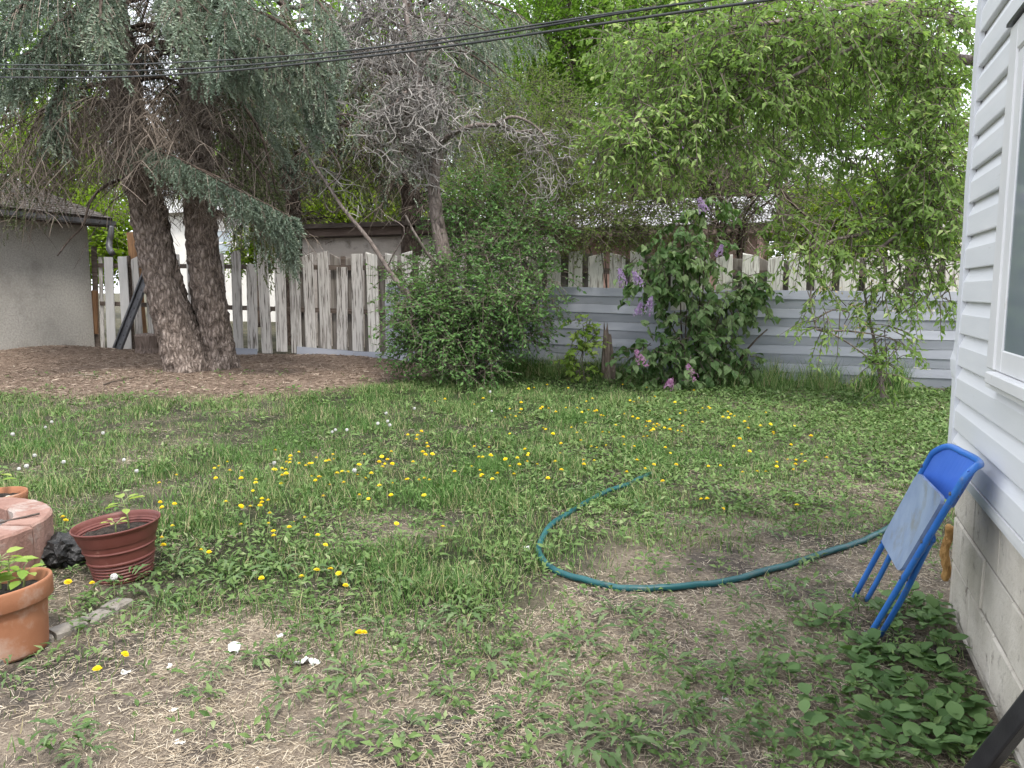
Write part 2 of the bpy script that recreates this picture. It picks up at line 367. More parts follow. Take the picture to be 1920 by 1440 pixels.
MAT['seat_grey'] = surf('seat_grey', (.18, .24, .38), (.28, .35, .48), 5, .4, .1, 20, c3=(.2, .195, .17), s3=6, lo3=.52, hi3=.72)
MAT['plastic_pot'] = surf('plastic_pot', (.115, .034, .028), (.15, .05, .04), 5, .5, .08, 40, c3=(.3, .17, .13), s3=9, lo3=.62, hi3=.78)
MAT['terracotta'] = surf('terracotta', (.26, .105, .05), (.33, .15, .08), 4, .8, .15, 40, c3=(.4, .28, .215), s3=5, lo3=.5, hi3=.66)
MAT['soil'] = surf('soil', (.018, .014, .011), (.06, .046, .036), 30, .95, 1.0, 60, bdist=.03, c3=(.14, .11, .08), s3=70, lo3=.64, hi3=.7)
MAT['seedling'] = leaf_mat('seedling', [(0, (.2, .32, .07)), (.5, (.28, .4, .1)), (1, (.36, .44, .14))], .4, .45)
MAT['yellow_leaf'] = leaf_mat('yellow_leaf', [(0, (.36, .42, .12)), (1, (.48, .5, .2))], .4, .5)
MAT['brick_red'] = surf('brick_red', (.22, .125, .1), (.3, .19, .155), 6, .9, .6, 40, c3=(.33, .28, .25), s3=5, lo3=.52, hi3=.68, objrand=.08, bdist=.012, spec=.15)
MAT['ash'] = surf('ash', (.05, .047, .047), (.17, .155, .145), 14, .95, .9, 40, bdist=.03, c3=(.3, .28, .26), s3=45, lo3=.62, hi3=.7)
MAT['scrap'] = surf('scrap', (.72, .72, .7), (.8, .8, .79), 9, .6, .2, 30, c3=(.55, .5, .45), s3=12, lo3=.66, hi3=.76)
MAT['foam'] = surf('foam', (.3, .16, .05), (.48, .28, .1), 14, .85, .9, 30, bdist=.02)
MAT['stump'] = surf('stump', (.1, .075, .06), (.26, .2, .17), 6, .9, .9, 22, stretch=(6, 6, .6), c3=(.36, .3, .26), s3=5, lo3=.58, hi3=.7, bdist=.02)
MAT['paver'] = surf('paver', (.17, .155, .135), (.25, .23, .2), 10, .95, .6, 50, c3=(.17, .15, .12), s3=9, lo3=.55, hi3=.65)
MAT['pebble'] = surf('pebble', (.42, .38, .32), (.62, .58, .52), 4, .9, .2, objrand=.1)

# ================================================================== GROUND
MULCH_PTS = sorted([tuple(WG(x, y)[:2]) for x, y in [(-250, 742), (0, 738), (200, 742), (400, 748), (560, 738), (700, 722), (800, 712), (880, 700), (960, 690)]])
MX = np.array([p[0] for p in MULCH_PTS]); MY = np.array([p[1] for p in MULCH_PTS])
def mulch(x, y):
    """needle mulch under the spruces, at the back left"""
    yb = np.interp(x, MX, MY) + 1.3 * (fbm(x * 1.1, y * 1.1 + 8) - .5)
    return sstep(-.9, .7, y - yb) * sstep(-2.2, -3.4, x) * (1 - sstep(FENCE_Y + .1, FENCE_Y + .5, y))
# how green the lawn is, surveyed from the picture: rows of (pixel x, density)
ROWS = {740: [(900, .9), (1100, .9), (1300, .7), (1500, .3), (1700, .2)],
        770: [(50, .55), (250, .7), (450, .5), (600, .8), (760, .75), (900, .9), (1100, .9), (1300, .6), (1500, .4), (1700, .3)],
        850: [(50, .7), (250, .55), (430, .75), (600, .7), (760, .8), (900, .85), (1100, .8), (1300, .65), (1500, .5), (1700, .5)],
        930: [(-60, .7), (100, .7), (300, .5), (450, .65), (600, .8), (750, .8), (900, .95), (1050, .9), (1150, .85), (1300, .65), (1450, .45), (1600, .5), (1740, .4)],
        1000: [(110, .6), (330, .9), (480, .8), (600, .7), (700, .2), (800, .25), (900, .8), (980, .9), (1080, .75), (1180, .5), (1300, .35), (1400, .2), (1550, .3), (1680, .25)],
        1060: [(100, .6), (330, .8), (480, .85), (600, .8), (720, .8), (850, .95), (980, .9), (1080, .5), (1200, .22), (1300, .12), (1420, .12), (1550, .15), (1700, .2)],
        1120: [(100, .3), (250, .6), (400, .55), (550, .6), (680, .7), (800, .8), (920, .85), (1000, .6), (1080, .15), (1200, .18), (1400, .1), (1550, .2)],
        1200: [(100, .12), (300, .2), (450, .12), (600, .3), (750, .35), (900, .5), (1000, .3), (1150, .12), (1300, .06), (1450, .1), (1600, .2)],
        1300: [(60, .15), (250, .06), (450, .08), (650, .1), (800, .13), (950, .15), (1100, .12), (1300, .07), (1450, .1)],
        1430: [(60, .12), (300, .06), (600, .07), (900, .12), (1200, .12), (1450, .1)]}
WEEDS = {740: [(900, .2), (1100, .35), (1300, .6), (1450, .8), (1600, .9), (1740, .9)],
         800: [(100, .1), (500, .12), (800, .2), (1000, .35), (1200, .7), (1400, .9), (1600, .95), (1740, .95)],
         870: [(100, .15), (500, .25), (800, .25), (1000, .4), (1200, .7), (1400, .7), (1600, .7), (1740, .6)],
         950: [(100, .2), (400, .35), (700, .35), (900, .35), (1150, .5), (1350, .5), (1550, .6), (1700, .4)],
         1040: [(100, .3), (400, .6), (600, .55), (800, .5), (1000, .4), (1200, .15), (1400, .12), (1600, .15)],
         1110: [(100, .2), (300, .6), (500, .45), (700, .6), (900, .5), (1100, .15), (1300, .15), (1550, .3)],
         1200: [(100, .15), (400, .2), (700, .25), (900, .4), (1100, .35), (1300, .3), (1550, .4)],
         1320: [(100, .1), (400, .1), (700, .2), (950, .35), (1200, .4), (1450, .5)],
         1430: [(100, .12), (400, .1), (700, .2), (950, .35), (1200, .4), (1450, .5)]}
def survey(rows):
    A = []
    for y, l in rows.items():
        for x, v in l:
            p = WG(x, y); A.append((math.atan2(p[0], p[1]), math.log(math.hypot(p[0], p[1])), v))
    A = np.array(A)
    def f(x, y):
        a = np.arctan2(x, y); r = np.log(np.maximum(np.hypot(x, y), .3))
        num = 0; den = 0
        for (ca, cr, v) in A:
            wgt = 1 / (((a - ca) ** 2 + ((r - cr) * 1.6) ** 2) + 8e-4) ** 2
            num = num + wgt * v; den = den + wgt
        return num / den
    return f
green_f, weed_f = survey(ROWS), survey(WEEDS)

# one sheet: fine in the yard, coarse out to the horizon
def axis(lo, hi, step):
    core = np.arange(lo, hi + 1e-6, step); out = []; s = step
    x = hi
    while x < 600: s *= 1.35; x += s; out.append(x)
    neg = []; s = step; x = lo
    while x > -600: s *= 1.35; x -= s; neg.append(x)
    return np.concatenate([neg[::-1], core, out])
gxs, gys = axis(-16.5, 3.5, .09), axis(.4, 13.6, .075)
GX, GY = np.meshgrid(gxs, gys); GZ = gz(GX, GY)
far = sstep(14, 30, np.maximum(np.abs(GX), np.abs(GY)))
GZ = GZ * (1 - far)
nx, ny = len(gxs), len(gys)
ii = np.arange(nx * ny).reshape(ny, nx)
GF = np.stack([ii[:-1, :-1], ii[:-1, 1:], ii[1:, 1:], ii[1:, :-1]], -1).reshape(-1, 4)
gV = np.stack([GX, GY, GZ], -1).reshape(-1, 3)
m, nt_ = newmat('yard_soil'); L = nt_.links.new
tc = nt_.nodes.new('ShaderNodeTexCoord')
ag = nd(nt_, 'ShaderNodeAttribute', attribute_name='green'); am = nd(nt_, 'ShaderNodeAttribute', attribute_name='mulch')
n1 = nd(nt_, 'ShaderNodeTexNoise', Scale=1.7, Detail=8, Roughness=.65); L(tc.outputs['Object'], n1.inputs['Vector'])
n2 = nd(nt_, 'ShaderNodeTexNoise', Scale=55, Detail=6, Roughness=.7); L(tc.outputs['Object'], n2.inputs['Vector'])
n3 = nd(nt_, 'ShaderNodeTexNoise', Scale=170, Detail=3, Roughness=.6); L(tc.outputs['Object'], n3.inputs['Vector'])
straw = ramp(nt_, [(.3, (.15, .12, .095)), (.5, (.3, .245, .19)), (.72, (.46, .39, .3))]); L(n2.outputs['Fac'], straw.inputs[0])
dirt = ramp(nt_, [(.3, (.06, .05, .044)), (.55, (.13, .11, .096)), (.72, (.22, .19, .165))]); L(n2.outputs['Fac'], dirt.inputs[0])
fr = ramp(nt_, [(.44, (0, 0, 0)), (.6, (1, 1, 1))]); L(n1.outputs['Fac'], fr.inputs[0])
mA = nd(nt_, 'ShaderNodeMix', data_type='RGBA'); L(fr.outputs[0], mA.inputs['Factor']); L(straw.outputs[0], mA.inputs['A']); L(dirt.outputs[0], mA.inputs['B'])
grn = ramp(nt_, [(.3, (.018, .024, .012)), (.6, (.05, .058, .03)), (.8, (.14, .12, .075))]); L(n2.outputs['Fac'], grn.inputs[0])  # soil under grass darkened: shade between the blades put into its colour
mB = nd(nt_, 'ShaderNodeMix', data_type='RGBA'); L(ag.outputs['Fac'], mB.inputs['Factor']); L(mA.outputs['Result'], mB.inputs['A']); L(grn.outputs[0], mB.inputs['B'])
mul = ramp(nt_, [(.32, (.12, .087, .066)), (.5, (.24, .178, .137)), (.7, (.37, .29, .228))]); L(n2.outputs['Fac'], mul.inputs[0])
mC = nd(nt_, 'ShaderNodeMix', data_type='RGBA'); L(am.outputs['Fac'], mC.inputs['Factor']); L(mB.outputs['Result'], mC.inputs['A']); L(mul.outputs[0], mC.inputs['B'])
pb = nd(nt_, 'ShaderNodeBsdfPrincipled', Roughness=.95); pb.inputs['Specular IOR Level'].default_value = .1; L(mC.outputs['Result'], pb.inputs['Base Color'])
ad = nd(nt_, 'ShaderNodeMath', operation='ADD'); L(n2.outputs['Fac'], ad.inputs[0]); L(n3.outputs['Fac'], ad.inputs[1])
bu = nd(nt_, 'ShaderNodeBump', Strength=.9, Distance=.02); L(ad.outputs[0], bu.inputs['Height']); L(bu.outputs[0], pb.inputs['Normal'])
o_ = nt_.nodes.new('ShaderNodeOutputMaterial'); L(pb.outputs[0], o_.inputs[0])
MAT['ground'] = m
gme = mesh('ground', gV, [GF], m, smooth=True)
gg = np.clip(green_f(GX, GY) * 1.3 - .1, 0, 1) * (np.hypot(GX, GY) < 20) + .7 * (np.hypot(GX, GY) >= 20)
a = gme.attributes.new('green', 'FLOAT', 'POINT'); a.data.foreach_set('value', gg.ravel().astype(np.float32))
a = gme.attributes.new('mulch', 'FLOAT', 'POINT'); a.data.foreach_set('value', mulch(GX, GY).ravel().astype(np.float32))
ground = put('ground', gme); ground['kind'] = 'structure'

# ------------------------------------------------------------------ keep-out discs (pots and the like)
KEEP = []; HOSE = []
def free(x, y):
    ok = np.ones(len(x), bool)
    for kx, ky, r in KEEP: ok &= (x - kx) ** 2 + (y - ky) ** 2 > r * r
    ok &= ~((x > WALL_X - .01) & (y < CORNER_Y + .02))
    near = np.zeros(len(x), bool)
    for kx, ky, r in HOSE: near |= (x - kx) ** 2 + (y - ky) ** 2 < r * r
    return ok & ~(near & (rng.random(len(x)) < .85))
def yard_points(n, dmin, dmax, power=1.0, side=1.18):
    d = (dmin ** (2 - power) + rng.random(n) * (dmax ** (2 - power) - dmin ** (2 - power))) ** (1 / (2 - power)) if power != 2 else dmin * (dmax / dmin) ** rng.random(n)
    u = rng.uniform(-.664, .664, n) * side
    p = FH[None, :2] * d[:, None] + RT[None, :2] * (u * d)[:, None]
    return p[:, 0], p[:, 1], d
def blade_proto(bend, width=.5):
    # unit height blade: 2 quads + tip
    V = np.array([[-width, 0, 0], [width, 0, 0], [-width * .8, bend * .22, .5], [width * .8, bend * .22, .5], [0, bend, .93]])
    return V, [np.array([[0, 1, 3, 2]]), np.array([[2, 3, 4]])]

# ================================================================== HOUSE (right)
HX1, HZ1, LAP = 6.6, 3.05, 0.134
SZ0 = .69
house = empty('house', (WALL_X, CORNER_Y, 0), 'white house corner with horizontal lap siding on a concrete block foundation', 'house')
nC = int((HZ1 - SZ0) / LAP) + 1
prof = [(-.004, .002), (.021, .0), (.0225, .004), (.0215, .080), (.0195, .084), (.002, .126), (.0, .136)]      # out, up (dutch lap)
YB = -2.0
def board(zb, which):
    P = np.array(prof); n = 26 if which == 'w' else 6
    s = np.linspace(0, 1, n)
    if which == 'w':
        L0, L1 = YB, CORNER_Y - .012
        wob = (vnoise(s * 9 + zb * 7, s * 0 + zb * 3) - .5) * .003
        pos = L0 + (L1 - L0) * s
        V = np.stack([WALL_X - (P[None, :, 0] + wob[:, None]), np.broadcast_to(pos[:, None], (n, len(P))), zb + P[None, :, 1] + wob[:, None] * .8], -1)
    else:
        pos = WALL_X + .012 + (HX1 - WALL_X - .02) * s
        V = np.stack([np.broadcast_to(pos[:, None], (n, len(P))), CORNER_Y + P[None, :, 0] + 0 * pos[:, None], zb + P[None, :, 1] + 0 * pos[:, None]], -1)
    k = len(P); idx = np.arange(n * k).reshape(n, k)
    q = np.stack([idx[:-1, :-1], idx[1:, :-1], idx[1:, 1:], idx[:-1, 1:]], -1).reshape(-1, 4)
    if which != 'w': q = q[:, ::-1]
    return V.reshape(-1, 3), [q]
for k in range(nC):
    part('siding_board', *board(SZ0 + k * LAP, 'w'), MAT['siding'], house)
for k in range(nC):
    part('siding_board', *board(SZ0 + k * LAP, 'n'), MAT['siding'], house)
core = MB(); core.add(*box(WALL_X + .002, HX1, YB, CORNER_Y - .002, SZ0 - .02, HZ1 + .05)); core.build('wall_core', MAT['vinyl'], house)
st = MB(); st.add(*box(WALL_X - .026, WALL_X + .02, YB, CORNER_Y + .026, SZ0 - .03, SZ0 - .004)); st.add(*box(WALL_X - .018, WALL_X + .02, YB, CORNER_Y + .018, SZ0 - .052, SZ0 - .031))
st.add(*box(WALL_X + .021, HX1, CORNER_Y - .01, CORNER_Y + .022, SZ0 - .03, SZ0 - .005))
st.build('starter_strip', MAT['vinyl'], house)
# corner trim, dented outwards near 1.1 m
n = 60; zz = np.linspace(SZ0 - .02, HZ1, n)
dent = .013 * np.exp(-((zz - 1.10) / .045) ** 2) + .004 * (vnoise(zz * 6, zz * 0) - .5)
sec = [(-.024, -.052), (-.024, .024), (.05, .024)]
V = []
for i, z in enumerate(zz):
    for (sx, sy_) in [(-.004, -.055), (-.026, -.053), (-.026 , .026), (.055, .026), (.055, .004)]:
        dd = dent[i] if sy_ > 0 else dent[i] * .15
        V.append((WALL_X + sx - dd * 1.0, CORNER_Y + sy_ + dd * .6, z))
idx = np.arange(n * 5).reshape(n, 5)
part('corner_trim', np.array(V), [np.stack([idx[:-1, :-1], idx[:-1, 1:], idx[1:, 1:], idx[1:, :-1]], -1).reshape(-1, 4)], MAT['trim_white'], house)
# window
WO = WALL_X - .044
wy0 = WX(1868, 420, WO)[1]
wz0, wz1 = WX(1848, 690, WO)[2], WX(1887, 62, WO)[2]
win = part('window', *(lambda m_: m_.args()[:2])(MB().add(*bbox_bev(WO, WALL_X - .005, wy0 - .105, wy0, wz0, wz1, .006))
      .add(*bbox_bev(WO, WALL_X - .005, wy0 - 1.5, wy0 - .1051, wz1 - .1, wz1, .006))
      .add(*bbox_bev(WO, WALL_X - .005, wy0 - 1.5, wy0 - 1.4, wz0, wz1 - .101, .006))), MAT['vinyl'], house)
part('sash', *(lambda m_: m_.args()[:2])(MB().add(*bbox_bev(WO + .005, WALL_X - .006, wy0 - .185, wy0 - .1055, wz0 + .001, wz1 - .102, .005))
      .add(*bbox_bev(WO + .005, WALL_X - .006, wy0 - 1.39, wy0 - .186, wz0 + .001, wz0 + .075, .005))
      .add(*bbox_bev(WO + .005, WALL_X - .006, wy0 - 1.39, wy0 - .186, wz1 - .17, wz1 - .102, .005))), MAT['vinyl'], win)
part('pane', *box(WO + .009, WO + .014, wy0 - 1.38, wy0 - .184, wz0 + .07, wz1 - .16), MAT['glass'], win)
part('sill', *(lambda m_: m_.args()[:2])(MB().add(*bbox_bev(WO - .022, WALL_X - .004, wy0 - 1.55, WX(1846, 705, WO - .022)[1], wz0 - .04, wz0 - .001, .004))
      .add(*box(WO - .004, WALL_X - .006, wy0 - 1.5, wy0 - .03, wz0 - .06, wz0 - .0405))), MAT['vinyl'], win)
part('drip_cap', *box(WO - .012, WALL_X - .004, wy0 - 1.52, wy0 + .002, wz1 + .001, wz1 + .012), MAT['black'], win)
# foundation: blocks
FX = WALL_X + .012
fm = MB(); fm.add(*box(FX + .008, HX1, YB, CORNER_Y - .010, -.35, SZ0 - .03)); foundation = fm.build('foundation', MAT['mortar'], house)
bproto = []
for v in range(4):
    bm = bmesh.new(); bmesh.ops.create_cube(bm, size=1)
    bmesh.ops.scale(bm, vec=(.06, .396, .190), verts=bm.verts)
    bmesh.ops.bevel(bm, geom=bm.edges[:], offset=.006, segments=1, affect='EDGES')
    bm.faces.ensure_lookup_table()
    V, F = from_bm(bm)
    V += (rng.random(V.shape) - .5) * .003
    bproto.append(mesh('block', V, F, MAT['concrete']))
def block(x, y, z, rz=0):
    o = put('block', bproto[int(rng.integers(4))], foundation)
    o.location = (x - ORG[house.name][0], y - ORG[house.name][1], z); o.rotation_euler = (0, 0, rz)
for row in range(5):
    z = SZ0 - .06 - .095 - row * .2
    off = .2 * (row % 2)
    y = CORNER_Y - .2 - off
    k = 0
    if off: 
        pass
    while y > -1.5:
        block(FX + .0305 + rng.normal() * .0012, y, z); y -= .402
    x = WALL_X + .012 + .2 + .26 * (row % 2)
    while x < 3.5:
        block(x, CORNER_Y - .0425, z, R(90)); x += .402
    if off: 
        V, F = bbox_bev(FX + .001, FX + .06, CORNER_Y - .196, CORNER_Y - .004, z - .095, z + .095, .006); part('block', V, F, MAT['concrete'], foundation)
# weathered spray foam bead in the corner
bm = bmesh.new(); bmesh.ops.create_icosphere(bm, subdivisions=4, radius=1)
fz0, fz1 = WX(1778, 1100, WALL_X)[2], WX(1782, 985, WALL_X)[2]
for v in bm.verts:
    c = v.co.copy(); z = (c.z + 1) / 2
    nn = mnoise.fractal(Vector((c.x * 1.5, c.y * 1.5, c.z * 7)), 1, 2, 4)
    r = .017 * (1 + .6 * nn)
    kx = 1 / max(math.hypot(c.x, c.y), .35); v.co = Vector((WALL_X - .004 + c.x * r * kx + .006 * math.sin(z * 9), CORNER_Y + .012 + c.y * r * 1.2 * kx, fz0 + z * (fz1 - fz0)))
part('foam_bead', *from_bm(bm), MAT['foam'], house, smooth=True)

# ================================================================== BACK FENCE
fence = empty('picket_fence', (-6, FENCE_Y, .1), 'weathered grey wooden board fence with peeling white paint along the back', 'fence')
def zt(x):                                   # fence top follows the rising ground
    return np.interp(x, [-14.5, -8, -.2, 2.6], [2.22, 2.10, 1.93, 1.90])
pprotos = {}
def picket_mesh(mat, tag_):
    out = []
    for v in range(5):
        bm = bmesh.new(); bmesh.ops.create_cube(bm, size=1)
        bmesh.ops.scale(bm, vec=(.205, .022, 1.0), verts=bm.verts)
        bmesh.ops.bevel(bm, geom=bm.edges[:], offset=.004, segments=1, affect='EDGES')
        V, F = from_bm(bm); V[:, 2] += .5
        top = V[:, 2] > .5
        V[top, 2] += (rng.random(top.sum()) - .5) * .018 + V[top, 0] * rng.normal() * .12
        V[:, 0] += V[:, 2] * rng.normal() * .012
        out.append(mesh('picket', V, F, mat))
    return out
PG, PW, PB = picket_mesh(MAT['picket'], 'g'), picket_mesh(MAT['picket_white'], 'w'), picket_mesh(MAT['picket_shade'], 'b')
def picket(x, y, z0, z1, white=False, sx=1.0, tilt=0.0, back=False):
    o = put('picket', (PB if back else PW if white else PG)[int(rng.integers(5))], fence)
    og = ORG[fence.name]
    o.location = (x - og[0], y - og[1], z0 - og[2]); o.scale = (sx, 1, z1 - z0); o.rotation_euler = (rng.normal() * .006, tilt + rng.normal() * .008, 0)
x0 = WY(418, 560, FENCE_Y)[0]
x = x0; k = 0
while x < 2.7:
    pxl = 960 + FPX * (np.dot(np.array([x, FENCE_Y, 0]), RT) / np.dot(np.array([x, FENCE_Y, 0]), FH))
    white = pxl > 690
    g = float(gz(x, FENCE_Y))
    topz = float(zt(x)) + rng.normal() * .018
    short = rng.random() < .12 and pxl < 760
    picket(x, FENCE_Y - .032, g + .03 + abs(rng.normal()) * .03, topz - (.22 if short else 0), white, rng.uniform(1.08, 1.24))
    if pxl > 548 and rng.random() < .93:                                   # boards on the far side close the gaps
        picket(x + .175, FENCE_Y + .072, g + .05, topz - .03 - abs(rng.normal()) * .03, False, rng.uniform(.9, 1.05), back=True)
    x += .345 + rng.normal() * .008; k += 1
for x in np.arange(-13.3, x0 - .2, .36):                                    # old boards left of the spruce
    if -12.05 < x < -10.9 or x > -9.2 or True:
        g = float(gz(x, FENCE_Y)); 
        if x < WY(245, 560, FENCE_Y)[0]: continue
        picket(x, FENCE_Y - .032, g + .03, float(zt(x)) - rng.uniform(.0, .12), False, rng.uniform(.85, 1.0))
for hz in (1.62, .82):
    V = []; xs = np.linspace(-14.0, 2.8, 60)
    mb = MB()
    for s0 in range(0, 59, 7):
        xa, xb = xs[s0], xs[min(s0 + 7, 59)] - .004
        ga, gb = float(gz(xa, FENCE_Y)), float(gz(xb, FENCE_Y))
        za, zb = float(zt(xa)) - 1.92 + hz, float(zt(xb)) - 1.92 + hz
        V, F = box(xa, xb, FENCE_Y - .019, FENCE_Y + .02, 0, .088)
        V[:, 2] += np.where(V[:, 0] < (xa + xb) / 2, za, zb)
        part('rail', V, F, MAT['rail'], fence)
for x in (-13.2, -10.4, -8.0, -5.6, -3.2, -.8, 1.6):
    g = float(gz(x, FENCE_Y)); V, F = bbox_bev(x - .045, x + .045, FENCE_Y + .021, FENCE_Y + .06, g - .2, float(zt(x)) - .05, .004)
    part('post', V, F, MAT['rail'], fence)

# ---- ribbed metal sheets nailed to the front of the fence
def strip(name, x0, x1, zb, h, parent, mat, seg=60, yo=FENCE_Y - .048, dz=(0, 0), dent=1.0, up=True):
    P = np.array([(.002, .0), (.0265, .0), (.028, .03), (.004, .97), (.0, .998)]) if up else np.array([(.002, .0), (.0045, .0), (.0055, .03), (.0175, .97), (.002, .998)])
    xs = np.linspace(x0, x1, seg); n = len(P)
    XX = np.broadcast_to(xs[:, None], (seg, n))
    base = zb + np.interp(xs, [x0, x1], dz)
    ZZ = base[:, None] + P[None, :, 1] * h
    dn = (fbm(XX * 1.3 + zb * 9, ZZ * 5 + 3, 3) - .5) * .022 * dent + (vnoise(XX * .35, ZZ * 1.2) - .5) * .02
    YY = yo - P[None, :, 0] - dn * (P[None, :, 0] > .001)
    ZZ = ZZ + (vnoise(XX * .9, XX * 0 + 3) - .5) * .012 + (vnoise(XX * 1.9 + zb * 50, XX * 0 + zb) - .5) * .006
    idx = np.arange(seg * n).reshape(seg, n)
    return part(name, np.stack([XX, YY, ZZ], -1).reshape(-1, 3), [np.stack([idx[:-1, :-1], idx[1:, :-1], idx[1:, 1:], idx[:-1, 1:]], -1).reshape(-1, 4)], mat, parent, smooth=False)
xl, xm, xr = WY(728, 600, FENCE_Y)[0], WY(1250, 600, FENCE_Y)[0], 2.7
sheets = empty('metal_fence_panel', ((xm + xr) / 2, FENCE_Y - .05, .05), 'dull silver ribbed metal sheeting covering the fence right of the lilac', 'metal panel')
sheetsL = empty('metal_fence_panel', ((xl + xm) / 2, FENCE_Y - .05, .08), 'dull silver ribbed metal sheeting between the green shrub and the lilac', 'metal panel')
ST = .1365
for k in range(10):
    zb = 1.415 - ST * (k + 1); up_ = k % 2 == 0
    strip('sheet_rib', xm + .003, xr, zb, ST, sheets, MAT['metal_sheet'], dz=(.02, -.02), up=up_)
    strip('sheet_rib', xl + rng.normal() * .02, xm - .003, zb, ST, sheetsL, MAT['metal_sheet'], dz=(.15, .02), yo=FENCE_Y - .052, up=up_)
lowS = empty('metal_kick_strip', (-8, FENCE_Y - .1, .15), 'low silver metal strip lying along the fence foot by the mulch', 'metal strip')
xa, xb = WY(556, 660, FENCE_Y - .1)[0], WY(775, 660, FENCE_Y - .1)[0]
strip('sheet_rib', xa, (xa + xb) / 2, float(gz(xa, FENCE_Y)) - .01, .17, lowS, MAT['metal_sheet'], yo=FENCE_Y - .08, dz=(.02, -.03))
strip('sheet_rib', (xa + xb) / 2 + .01, xb, float(gz(xb, FENCE_Y)) + .0, .17, lowS, MAT['metal_sheet'], yo=FENCE_Y - .085, dz=(-.01, .0))
xa, xb = WY(428, 656, FENCE_Y - .1)[0], WY(482, 656, FENCE_Y - .1)[0]
o = strip('metal_scrap', xa, xb, 0.155, .15, None, MAT['metal_sheet'], yo=FENCE_Y - .08)
tag(o, 'short silver metal offcut at the fence foot beside the spruce trunk', 'metal strip')

# ---- things at the left end of the fence
def plank(name, pts, wdt, thk, mat, label, cat, bev=.004):
    """a board from a to b, width across the picture"""
    a_, b_ = np.array(pts[0], float), np.array(pts[1], float); Lz = np.linalg.norm(b_ - a_)
    V, F = bbox_bev(-wdt / 2, wdt / 2, -thk / 2, thk / 2, 0, Lz, bev)
    z = nrm(b_ - a_); xx = nrm(np.cross(np.array([0, -1., 0]), z) * -1) if abs(z[1]) < .9 else np.array([1., 0, 0])
    yv = np.cross(z, xx); M = np.stack([xx, yv, z], -1)
    o = put(name, mesh(name, V, F, mat)); o.matrix_world = Matrix.Translation(Vector(a_)) @ Matrix(M.tolist()).to_4x4()
    return tag(o, label, cat)
Yp = FENCE_Y - .09
plank('fence_board', (WY(210, 668, Yp), WY(203, 482, Yp)), .235, .024, MAT['white_board'], 'clean pale grey upright board nearest the garage', 'board')
plank('fence_board', (WY(240, 668, Yp), WY(229, 481, Yp)), .235, .024, MAT['white_board'], 'pale grey upright board behind the leaning black rail', 'board')
plank('fence_post', (WY(268, 655, FENCE_Y + .15), WY(248, 436, FENCE_Y + .15)), .20, .12, MAT['brown_wood'], 'tall reddish brown wooden post behind the pale boards', 'post')
plank('wood_block', (WY(178, 626, Yp + .03), WY(176, 545, Yp + .03)), .17, .05, MAT['brown_wood'], 'short orange brown wooden block at the garage corner', 'wood')
plank('old_board', (WY(183, 662, FENCE_Y - .03), WY(176, 462, FENCE_Y - .03)), .14, .03, MAT['rail'], 'dark weathered board in the gap beside the garage', 'board')
plank('old_board', (WY(193, 655, FENCE_Y + .02), WY(188, 482, FENCE_Y + .02)), .09, .03, MAT['picket'], 'narrow grey weathered board left of the clean boards', 'board')
# leaning channel rail with holes
A_, B_ = WY(222, 668, FENCE_Y - .55), WY(282, 500, FENCE_Y - .16)
A_[2] = gz(A_[0], A_[1]) - .01
Lr = np.linalg.norm(B_ - A_)
rail = empty('channel_rail', A_, 'long black metal channel rail leaning diagonally against the fence', 'rail')
zr = nrm(B_ - A_); xr_ = nrm(np.cross(np.array([0, -1., .2]), zr) * -1); yr_ = np.cross(zr, xr_)
def rl(V): return A_ + V @ np.stack([xr_, yr_, zr])
mb = MB()
for (a0, a1, b0, b1) in [(-.11, .11, .0, .006), (-.11, -.103, -.05, -.0005), (.103, .11, -.05, -.0005), (-.1025, -.07, -.05, -.044), (.07, .1025, -.05, -.044)]:
    V, F = box(a0, a1, b0, b1, 0, Lr); mb.add(rl(V), F)
V, F, r_ = mb.args(); part('channel', V, F, MAT['gutter'], rail)
for t in np.linspace(.12, Lr - .12, 9):
    V, F = tubes(np.array([[0, -.004, t], [0, .0075, t]]), np.array([.014, .014]), 8, True); part('hole_plug', rl(V), F, MAT['black'], rail)

# ================================================================== GARAGE (left)
gar = empty('garage', (GARAGE_X, FENCE_Y - .2, 0), 'grey stucco garage with dark shingled roof at the left edge', 'garage')
GYN, GYS, GXW = FENCE_Y - .12, 4.0, GARAGE_X - 6.4
ez = WX(182, 408, GARAGE_X)[2]
mb = MB(); mb.add(*box(GXW, GARAGE_X, GYS, GYN, -.1, ez)); 
rid = (GARAGE_X + GXW) / 2; rh = (GARAGE_X - rid) * .34
mb.add(np.array([[GARAGE_X - .001, GYN - .001, ez], [GXW, GYN - .001, ez], [rid, GYN - .001, ez + rh], [GARAGE_X - .001, GYS, ez], [GXW, GYS, ez], [rid, GYS, ez + rh]]), [np.array([[0, 1, 2], [5, 4, 3]])])
mb.build('wall', MAT['stucco'], gar)
ov = .38
dz_ = rh / (GARAGE_X - rid)
rowsN = 22
roofm = MB()
ex = GARAGE_X + ov; e0 = ez - ov * dz_ + .10
roofm.add(np.array([[ex, GYS - .3, e0], [ex, GYN + .3, e0], [rid, GYN + .3, e0 + (ex - rid) * dz_], [rid, GYS - .3, e0 + (ex - rid) * dz_],
                    [ex, GYS - .3, e0 - .05], [ex, GYN + .3, e0 - .05], [rid, GYN + .3, e0 + (ex - rid) * dz_ - .05], [rid, GYS - .3, e0 + (ex - rid) * dz_ - .05]]), [BQ])
roofm.add(np.array([[GXW - ov, GYS - .3, e0], [GXW - ov, GYN + .3, e0], [rid - .001, GYN + .3, e0 + (ex - rid) * dz_], [rid - .001, GYS - .3, e0 + (ex - rid) * dz_]]), [np.array([[0, 1, 2, 3]])])
roof = roofm.build('roof', MAT['dark_wood'], gar)
